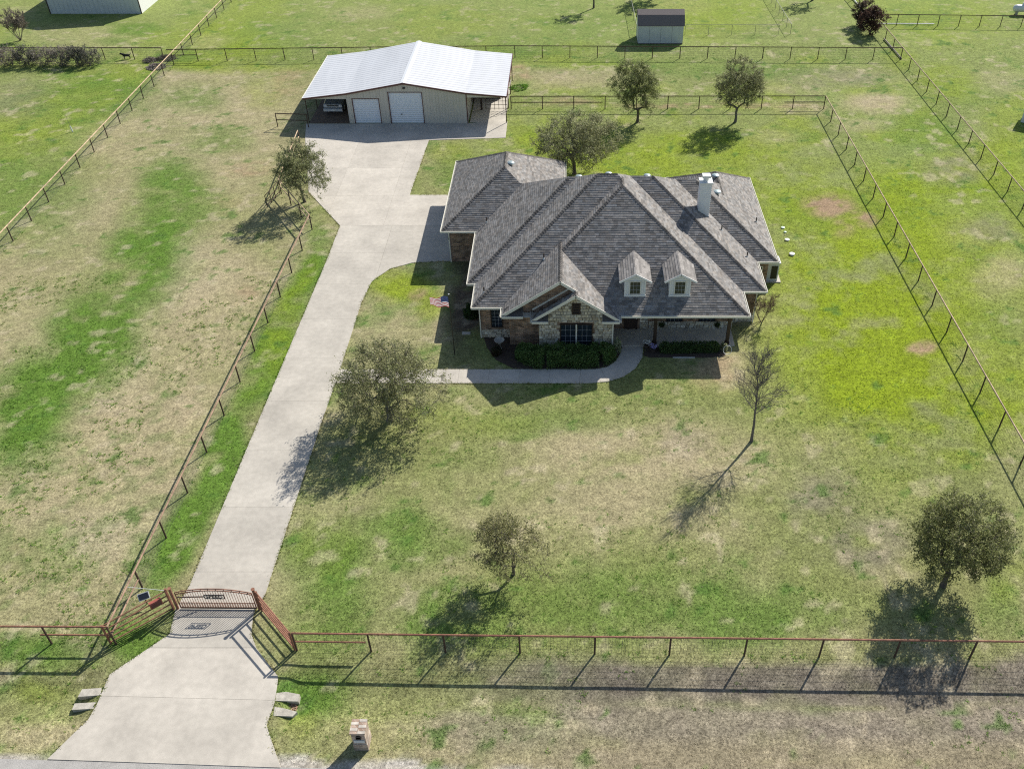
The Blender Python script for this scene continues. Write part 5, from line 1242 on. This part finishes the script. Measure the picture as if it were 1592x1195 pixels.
make_tree('oak_tree', 'wide grey-green oak between the driveway and the front walk', 'tree', G(606, 654), 1.1, (-.05, .5, 2.95), (3.65, 3.7, 2.55), 430, 30000, .055, .17, 1, group=GT, ntw=8, twig=.65, cols=((0.174,0.189,0.076),(0.279,0.292,0.132),(0.471,0.465,0.264)), wts=(.42,.38,.2), bark='bark_grey', **OA)
make_tree('oak_tree', 'small leaning oak beside the upper driveway fence', 'tree', G(474, 314), 1.5, (.35, 0, 3.5), (2.7, 2.6, 2.2), 260, 18000, .06, .12, 2, group=GT, lean=(-.25, 0), twig=.55, ntw=6, cols=((0.149,0.168,0.069),(0.236,0.254,0.117),(0.422,0.435,0.239)), **OA)
make_tree('oak_tree', 'widest pale green oak right behind the house roof', 'tree', G(893, 270), 1.1, (.3, 0, 3.3), (4.1, 3.7, 2.9), 430, 40000, .06, .16, 3, group=GT, ntw=8, twig=.65, cols=((0.186,0.201,0.086),(0.292,0.305,0.152),(0.471,0.465,0.268)), wts=(.4,.4,.2), bark='bark_grey', **OA)
make_tree('oak_tree', 'upright dark oak left of two standing in the back yard', 'tree', G(991, 190), 1.4, (-.1, 0, 3.9), (2.6, 2.45, 2.65), 320, 20000, .065, .13, 4, group=GT, twig=.55, ntw=6, cols=((0.155,0.181,0.063),(0.223,0.246,0.091),(0.347,0.363,0.173)), **OA)
make_tree('oak_tree', 'round oak right of two standing in the back yard', 'tree', G(1143, 190), 1.5, (.15, 0, 3.85), (2.8, 2.65, 2.4), 320, 20000, .065, .13, 5, group=GT, twig=.6, ntw=7, cols=((0.149,0.162,0.066),(0.248,0.259,0.122),(0.447,0.454,0.253)), bark='bark_grey', **OA)
make_tree('oak_tree', 'smallest sparse oak standing alone in the front lawn', 'tree', G(798, 893), .9, (-.38, -.1, 2.75), (1.95, 1.8, 1.95), 220, 13000, .045, .08, 7, group=GT, twig=.5, ntw=7, cols=((0.192,0.194,0.076),(0.292,0.286,0.122),(0.460,0.441,0.223)), **OA)
make_tree('oak_tree', 'dense dark evergreen oak at the right of the front lawn', 'tree', G(1466, 910), 1.1, (.3, .7, 3.05), (2.7, 2.8, 2.25), 420, 29000, .055, .14, 8, group=GT, cols=((0.155,0.176,0.061),(0.217,0.233,0.086),(0.323,0.330,0.152)), wts=(.5,.36,.14), ntw=7, twig=.55, **OA)
make_bare('bare_tree', 'leafless slender tree on the front lawn right of the house', 'tree', G(1168, 686), 6.2, 2.1, .095, 9, bark='bark_grey', first=.36, nlimb=19, fine=.0075)
make_bare('bare_shrub', 'leafless brown shrub by the right corner of the house', 'shrub', G(1184, 500), 2.3, .9, .03, 10, bark='bark_tan', stems=4, nlimb=6, first=.35, fine=.006)
make_bare('bare_shrub', 'pale leafless many-stemmed shrub in front of the far white building', 'shrub', G(32, 63), 3.6, 1.3, .045, 11, stems=8, nlimb=5, first=.35, fine=.012)
make_tree('red_shrub', 'reddish-brown round shrub in front of the outer right fence', 'shrub', G(1352, 54), .6, (0, 0, 1.9), (1.65, 1.5, 1.6), 110, 9000, .085, .10, 12, cols=((.055,.03,.024),(.11,.06,.045),(.17,.11,.08)), wts=(.5,.35,.15), low=-.95)
make_tree('red_shrub', 'darker reddish shrub partly hidden behind the round one', 'shrub', G(1337, 41), .6, (0, 0, 1.7), (1.4, 1.3, 1.5), 90, 6500, .085, .10, 13, cols=((.045,.032,.022),(.09,.065,.045),(.15,.11,.08)), wts=(.5,.35,.15), low=-.95)
make_tree('far_tree', 'thin tree cut off by the top edge left of the shed', 'tree', G(923, 13), 2.2, (0, 0, 4.6), (1.6, 1.5, 2.0), 60, 2500, .09, .11, 14)
make_tree('far_tree', 'bare dark tree cut off by the top edge right of the shed', 'tree', G(1263, 1), 1.4, (0, 0, 3.6), (2.3, 2.1, 2.0), 80, 2500, .09, .14, 15)
make_tree('far_tree', 'leafy tree just past the top edge casting the shadow behind the shed', 'tree', (12.5, 134, 0), 1.6, (0, 0, 4.0), (2.8, 2.6, 2.3), 110, 7000, .10, .15, 16)
# row of grey shrubs at the upper left fence
SR = ((-5, 'grey shrub cut off by the left edge of the picture'), (20, 'pale grey shrub second from the left edge in the fence row'), (45, 'dark shrub third from the left edge in the fence row'),
      (72, 'pale grey shrub in the middle of the upper left fence row'), (98, 'pale grey shrub just left of the two dark ones in the fence row'), (120, 'dark shrub second from the right end of the fence row'), (140, 'dark shrub at the right end of the row nearest the dog'))
for k, (sx, lab) in enumerate(SR):
    dark = k in (2, 5, 6)
    make_tree('grey_shrub', lab, 'shrub', G(sx, 101.2), .3, (0, 0, 1.05), (1.6, 1.1, 1.0), 70, 2600 if dark else 1800, .07, .06, 30+k, bark='bark_pale' if not dark else 'bark_grey',
              cols=((.08,.09,.065),(.14,.14,.11),(.24,.225,.185)) if dark else ((.20,.18,.15),(.29,.26,.215),(.38,.35,.30)), wts=(.45,.35,.2), twig=.7, ntw=7, group='shrubs along the upper left fence', low=-1, twr=.012, upward=.5)
# leafy hedges: leaves on short stems filling a clipped shape
def hedge(name, label, pts, hgt, wid, nleaf, leaf, cols, wts, seed, wob=.24, group=None):
    rs = np.random.RandomState(seed); pts = np.array([p[:2] for p in pts]); seg = np.diff(pts, axis=0); L = np.linalg.norm(seg, axis=1)
    root = thing(name, (pts[0][0], pts[0][1], 0), label, 'hedge', group)
    mb = MB(); tot = L.sum()
    def along(t):
        d = t*tot; i = 0
        while i < len(L)-1 and d > L[i]: d -= L[i]; i += 1
        return pts[i]+seg[i]*min(d/L[i], 1), seg[i]/L[i]
    ns = int(tot/.22)
    for k in range(ns):
        for j in range(4):
            c, u = along(rs.rand()); n_ = np.array([-u[1], u[0]]); o_ = (rs.rand()-.5)*wid*.5; q = c+n_*o_; tp = q+n_*(rs.rand()-.5)*wid*.5+u*(rs.rand()-.5)*.4
            mb.tube((q[0],q[1],-.05),(tp[0],tp[1],hgt*(.6+.3*rs.rand())),.014,.006,n=4,cap=False)
    mb.build('stems', M['bark'], root)
    t = rs.rand(nleaf); C = np.empty((nleaf, 3)); cl = rs.rand(nleaf)
    cs = [along(x) for x in np.linspace(0, 1, 200)]
    idx = (t*199).astype(int); c = np.array([a[0] for a in cs])[idx]; u = np.array([a[1] for a in cs])[idx]; n_ = np.stack([-u[:, 1], u[:, 0]], 1)
    ph = rs.rand(nleaf)*math.pi; rr = .55+.45*rs.rand(nleaf)**.5
    end = np.minimum(1, np.minimum(t, 1-t)*tot/(wid*.45)); en = np.sqrt(np.clip(1-(1-end)**2, 0.02, 1))
    bump = 1+wob*(fbm(c[:, 0]+ph*.4, c[:, 1]+ph, .55, seed)-.5)*4
    lat = np.sign(np.cos(ph))*np.abs(np.cos(ph))**.6*wid/2*rr*bump*en; ht = np.abs(np.sin(ph))**.5*hgt*(.35+.65*rr)*bump*(.55+.45*en)
    low_ = rs.rand(nleaf) < .35; ht[low_] *= rs.rand(low_.sum())
    C[:, :2] = c+n_*lat[:, None]+rs.randn(nleaf, 2)*.03; C[:, 2] = np.maximum(ht, .04)
    nrm_ = rs.randn(nleaf, 3)+np.array([0,0,.9]); nrm_ /= np.linalg.norm(nrm_, axis=1)[:, None]; U = np.cross(nrm_, rs.randn(nleaf, 3)); U /= np.linalg.norm(U, axis=1)[:, None]; W = np.cross(nrm_, U)
    s_ = leaf*(.6+.8*rs.rand(nleaf))[:, None]
    V = np.stack([C-U*s_, C-W*s_*.5, C+U*s_, C+W*s_*.5], 1).reshape(-1, 3)
    cc = np.array(cols)[rs.choice(len(cols), nleaf, p=wts)]*(.65+.7*rs.rand(nleaf))[:, None]
    rgba = np.ones((nleaf, 4, 4), np.float32); rgba[:, :, :3] = cc[:, None]
    o = np_mesh('foliage', V, np.arange(nleaf*4).reshape(-1, 4), M['leaf'], root, colors=rgba.reshape(-1, 4)); tag(o, kind='stuff')
    return root
bed = MB(); bed.prism([gxy(*p) for p in [(752,524),(842,512),(842,536),(950,536),(968,536),(966,549),(957,562),(944,571),(925,573.5),(800,573.5),(772,560),(757,540)]], -.05, .018); tag(bed.build('flower_bed', M['soilbed']), kind='structure')
bed = MB(); bed.prism([gxy(*p) for p in [(1002,537),(1126,537),(1128,553),(1100,556),(1010,556),(1000,552)]], -.05, .018); tag(bed.build('flower_bed', M['soilbed']), kind='structure')
HG = ((.085,.16,.04),(.13,.21,.06),(.25,.32,.11))
hedge('hedge', 'long clipped green hedge curving along the walk before the stone gable', [G(803, 553), G(850, 562), G(930, 560), G(953, 550)], 1.05, 1.75, 26000, .045, HG, (.5,.38,.12), 51)
hedge('hedge', 'low green hedge in front of the porch', [G(1025, 546), G(1118, 544)], .70, .85, 9000, .042, ((.06,.11,.03),(.09,.15,.045),(.18,.25,.08)), (.55,.35,.1), 52)
hedge('dark_bush', 'dark bush against the brick wall beside the left window', [G(728, 497), G(738, 487)], .9, 1.0, 3000, .05, ((.03,.06,.016),(.05,.09,.025)), (.6,.4), 53)
hedge('dark_bush', 'dark red bush beside the birdbath in the front bed', [G(766, 548), G(778, 552)], .6, .8, 2200, .045, ((.05,.03,.022),(.07,.05,.03),(.05,.07,.03)), (.4,.3,.3), 54)
hedge('weed_clump', 'bright green weed clump beside the right side of the barn', [G(803, 133), G(809, 138), G(816, 140)], .14, 2.6, 1100, .07, ((.13,.26,.03),(.18,.32,.05)), (.5,.5), 55)

# ------------------------------------------------------------------ small things by the house
c = Vector(G(777, 542)); bb = thing('birdbath', tuple(c), 'pale stone birdbath in the dark bed left of the hedge', 'birdbath')
mb = MB(); mb.lathe(tuple(c), [(.18,0),(.18,.06),(.08,.14),(.07,.55),(.14,.66)], 14); mb.build('pedestal', M['concrete_old'], bb)
mb = MB(); mb.lathe((c.x,c.y,.66), [(.12,0),(.34,.08),(.37,.13),(.33,.13),(.2,.07),(.02,.05)], 18); mb.build('bowl', M['concrete_old'], bb)
mb = MB(); p = G(725, 518.5); mb.box(p[0]-.3, p[1]-.15, -.05, p[0]+.3, p[1]+.15, .06); mb.box(p[0]-.26, p[1]-.11, .06, p[0]+.26, p[1]+.11, .075); tag(mb.build('valve_box', M['concrete_old'], None), 'flat grey utility box lid on bare ground left of the house', 'utility box')
for (a, lab) in ((1031, 'hanging plant basket at the left end of the porch'), (1118, 'hanging plant basket at the right end of the porch')):
    x0 = G(a, 507, 1.55)[0]*.985; yb = 51.0; hb_ = thing('hanging_basket', (x0, yb, 1.5), lab, 'plant basket', 'hanging baskets on the porch')
    mb = MB(); mb.lathe((x0,yb,1.5), [(.05,0),(.16,.06),(.2,.2),(.02,.2)], 12); mb.build('pot', M['black'], hb_)
    for t in (0, 2.1, 4.2): mb = MB(); mb.tube((x0+.18*math.cos(t),yb+.18*math.sin(t),1.7),(x0,yb,2.3),.006,n=4); mb.build('chain', M['black'], hb_)
    mb = MB(); mb.tube((x0,yb,2.3),(x0,yb,EZ-.4),.006,n=4); mb.build('hook', M['black'], hb_)
    rs = np.random.RandomState(int(a)); n_ = 500; C = np.array([x0,yb,1.72])+rs.randn(n_,3)*np.array([.13,.13,.11]); U = rs.randn(n_,3); W = rs.randn(n_,3); U /= np.linalg.norm(U,axis=1)[:,None]; W /= np.linalg.norm(W,axis=1)[:,None]
    V = np.stack([C-U*.04,C-W*.02,C+U*.04,C+W*.02],1).reshape(-1,3); rgba = np.ones((n_*4,4),np.float32); rgba[:,:3] = (.03,.06,.02); o = np_mesh('leaves', V, np.arange(n_*4).reshape(-1,4), M['leaf'], hb_, colors=rgba); tag(o, kind='stuff')
M['petal_white'] = mat('white_petals', (.7,.68,.6), .7); M['petal_blue'] = mat('lilac_petals', (.35,.30,.55), .7); M['pot'] = mat('dark_pot', (.05,.04,.035), .6)
for (a, b, mt, lab) in ((1005, 541, 'petal_white', 'pot of white flowers at the left porch corner'), (1015, 547, 'petal_blue', 'pot of lilac flowers in front of the left porch post')):
    p = G(a, b); ft = thing('flower_pot', (p[0], p[1], 0), lab, 'flower pot'); mb = MB(); mb.lathe((p[0],p[1],0), [(.14,0),(.22,.32),(.24,.34),(.02,.33)], 14); mb.build('pot', M['pot'], ft)
    mb = MB(); rnd = random.Random(a)
    for k in range(60): t = rnd.random()*6.28; r_ = .26*rnd.random()**.5; z = .38+.22*rnd.random(); x_, y_ = p[0]+r_*math.cos(t), p[1]+r_*math.sin(t); mb.tube((p[0],p[1],.3),(x_,y_,z),.006,n=3,cap=False)
    st = mb.build('stems', M['grass'] if False else M['dark'], ft)
    mb = MB()
    for k in range(70): t = rnd.random()*6.28; r_ = .27*rnd.random()**.5; z = .40+.24*rnd.random(); mb.lathe((p[0]+r_*math.cos(t), p[1]+r_*math.sin(t), z), [(.012,0),(.035,.015),(.012,.028)], 6)
    o = mb.build('blooms', M[mt], ft); tag(o, kind='stuff')
# pale flowering bush at the right end of the hedge and at the porch corner
hedge('flowering_bush', 'pale variegated bush at the right end of the long hedge', [G(957, 548), G(962, 545)], 1.12, .7, 1500, .045, ((.42,.45,.26),(.28,.33,.16),(.5,.5,.36)), (.4,.35,.25), 61)
hedge('flowering_bush', 'pale straggly bush at the right porch corner', [G(1122, 546), G(1128, 543)], .7, .6, 900, .04, ((.42,.42,.27),(.25,.28,.14),(.12,.16,.06)), (.35,.35,.3), 62)
mb = MB(); p0, p1 = G(1046, 556.5), G(1080, 556.5); mb.tube((p0[0],p0[1],.05),(p1[0],p1[1],.05),.03,n=6); tag(mb.build('bed_edging', M['white'], None), 'thin white edging strip in front of the porch hedge', 'edging')
p = G(1130, 551); mb = MB()
for k in range(20):
    t0_, t1_ = math.pi*2*k/20, math.pi*2*(k+1)/20; mb.tube((p[0]+.3*math.cos(t0_), p[1]+.12*math.sin(t0_), .4+.3*math.sin(t0_)), (p[0]+.3*math.cos(t1_), p[1]+.12*math.sin(t1_), .4+.3*math.sin(t1_)), .018, n=5, cap=False)
tag(mb.build('hose_coil', M['white'], None), 'white coiled hose leaning at the right porch corner', 'hose')
# rows of thin pale stakes by the flagpole
sb = G(692, 538); mb = MB()
# wind-blown sapling guard in the far left field
c = Vector(G(113, 205)); sg = thing('young_sapling', tuple(c), 'young sapling with pale guard standing alone in the left field', 'sapling')
mb = MB(); mb.tube((c.x,c.y,-.1),(c.x-.15,c.y,1.9),.025,.01,n=6); mb.build('stem', M['bark_pale'], sg); mb = MB(); mb.tube((c.x,c.y,0),(c.x-.05,c.y,.6),.07,.06,n=8); mb.build('guard', M['white'], sg)
# brush piles at the fence corner
def brush(label, px, py, rad, n, colr, seed):
    p = G(px, py); o_ = thing('brush_pile', (p[0], p[1], 0), label, 'brush pile', 'brush piles at the fence corner'); rnd = random.Random(seed); mb = MB()
    for k in range(n):
        t = rnd.random()*6.28; r_ = rad*rnd.random()**.6; z = (1-r_/rad)*.55*rnd.random()+.05; d = Vector((rnd.uniform(-1,1), rnd.uniform(-1,1), rnd.uniform(-.25,.45))).normalized()*rnd.uniform(.3,.8)
        q = Vector((p[0]+r_*math.cos(t), p[1]+r_*math.sin(t), z)); mb.tube(q-d*.5, q+d*.5, rnd.uniform(.015,.04), .01, n=4, cap=False)
    o = mb.build('sticks', colr, o_); tag(o, kind='stuff')
brush('pile of pale dead brush left of the fence corner', 233, 95, .8, 160, M['bark_pale'], 1); brush('brown brush pile right against the slanting fence', 243, 105, 1.1, 260, M['log'], 2); brush('dark brush pile just beyond the fence corner', 258, 92, 1.2, 220, M['bark'], 3)
# small leaf pile at the right culvert
p = G(447, 1096); mb = MB(); rnd = random.Random(5)
for k in range(400):
    t = rnd.random()*6.28; r_ = .42*rnd.random()**.5; c = Vector((p[0]+r_*math.cos(t), p[1]+.5*r_*math.sin(t), -.22+.10*rnd.random()+float(gz(p[0], p[1]))*.2)); d = Vector((rnd.uniform(-1,1),rnd.uniform(-1,1),rnd.uniform(-.4,.4)))*.06; e_ = Vector((-d.y, d.x, rnd.uniform(-.03,.03)))*.5
    mb.quad(c-d, c-e_, c+d, c+e_)
tag(mb.build('dead_leaves', mat('dead_leaves', (.30,.19,.12), .8, objvar=.1)), 'brown dead leaves caught in the right culvert end', 'leaves', kind='stuff')
# black dog by the far fence
c = Vector(G(198, 92)); dog = thing('dog', tuple(c), 'small black dog standing at the far fence beside the shrub row', 'dog')
bm = bmesh.new(); me = bpy.data.meshes.new('dog_body')
J = [(0,0,.48),(.25,0,.46),(-.25,0,.50),(-.42,0,.62),(-.56,0,.70),(-.72,0,.66),(.42,0,.52),(.58,0,.66),
     (-.28,.09,.28),(-.28,.09,.02),(-.28,-.09,.28),(-.28,-.09,.02),(.30,.10,.30),(.36,.10,.16),(.32,.10,.02),(.30,-.10,.30),(.36,-.10,.16),(.32,-.10,.02),(-.52,.06,.82),(-.52,-.06,.82)]
Ed = [(0,1),(0,2),(2,3),(3,4),(4,5),(1,6),(6,7),(2,8),(8,9),(2,10),(10,11),(1,12),(12,13),(13,14),(1,15),(15,16),(16,17),(4,18),(4,19)]
Rd = [.13,.12,.15,.10,.10,.05,.03,.02,.05,.03,.05,.03,.07,.035,.03,.07,.035,.03,.025,.025]
me.from_pydata(J, Ed, []); me.update(); do = bpy.data.objects.new('dog_tmp', me); col.objects.link(do)
md = do.modifiers.new('skin', 'SKIN'); sv = me.skin_vertices[0].data if me.skin_vertices else None
if sv is None: me.skin_vertices.new() if hasattr(me.skin_vertices, 'new') else None; sv = me.skin_vertices[0].data
for i, r_ in enumerate(Rd): sv[i].radius = (r_, r_)
sv[0].use_root = True
ss = do.modifiers.new('sub', 'SUBSURF'); ss.levels = 1; bpy.context.view_layer.update()
dm_ = bpy.data.meshes.new_from_object(do.evaluated_get(bpy.context.evaluated_depsgraph_get())); bpy.data.objects.remove(do); dm_.materials.clear(); dm_.materials.append(M['fur'])
db = link('body', dm_, dog); db.rotation_euler = (0, 0, .3)
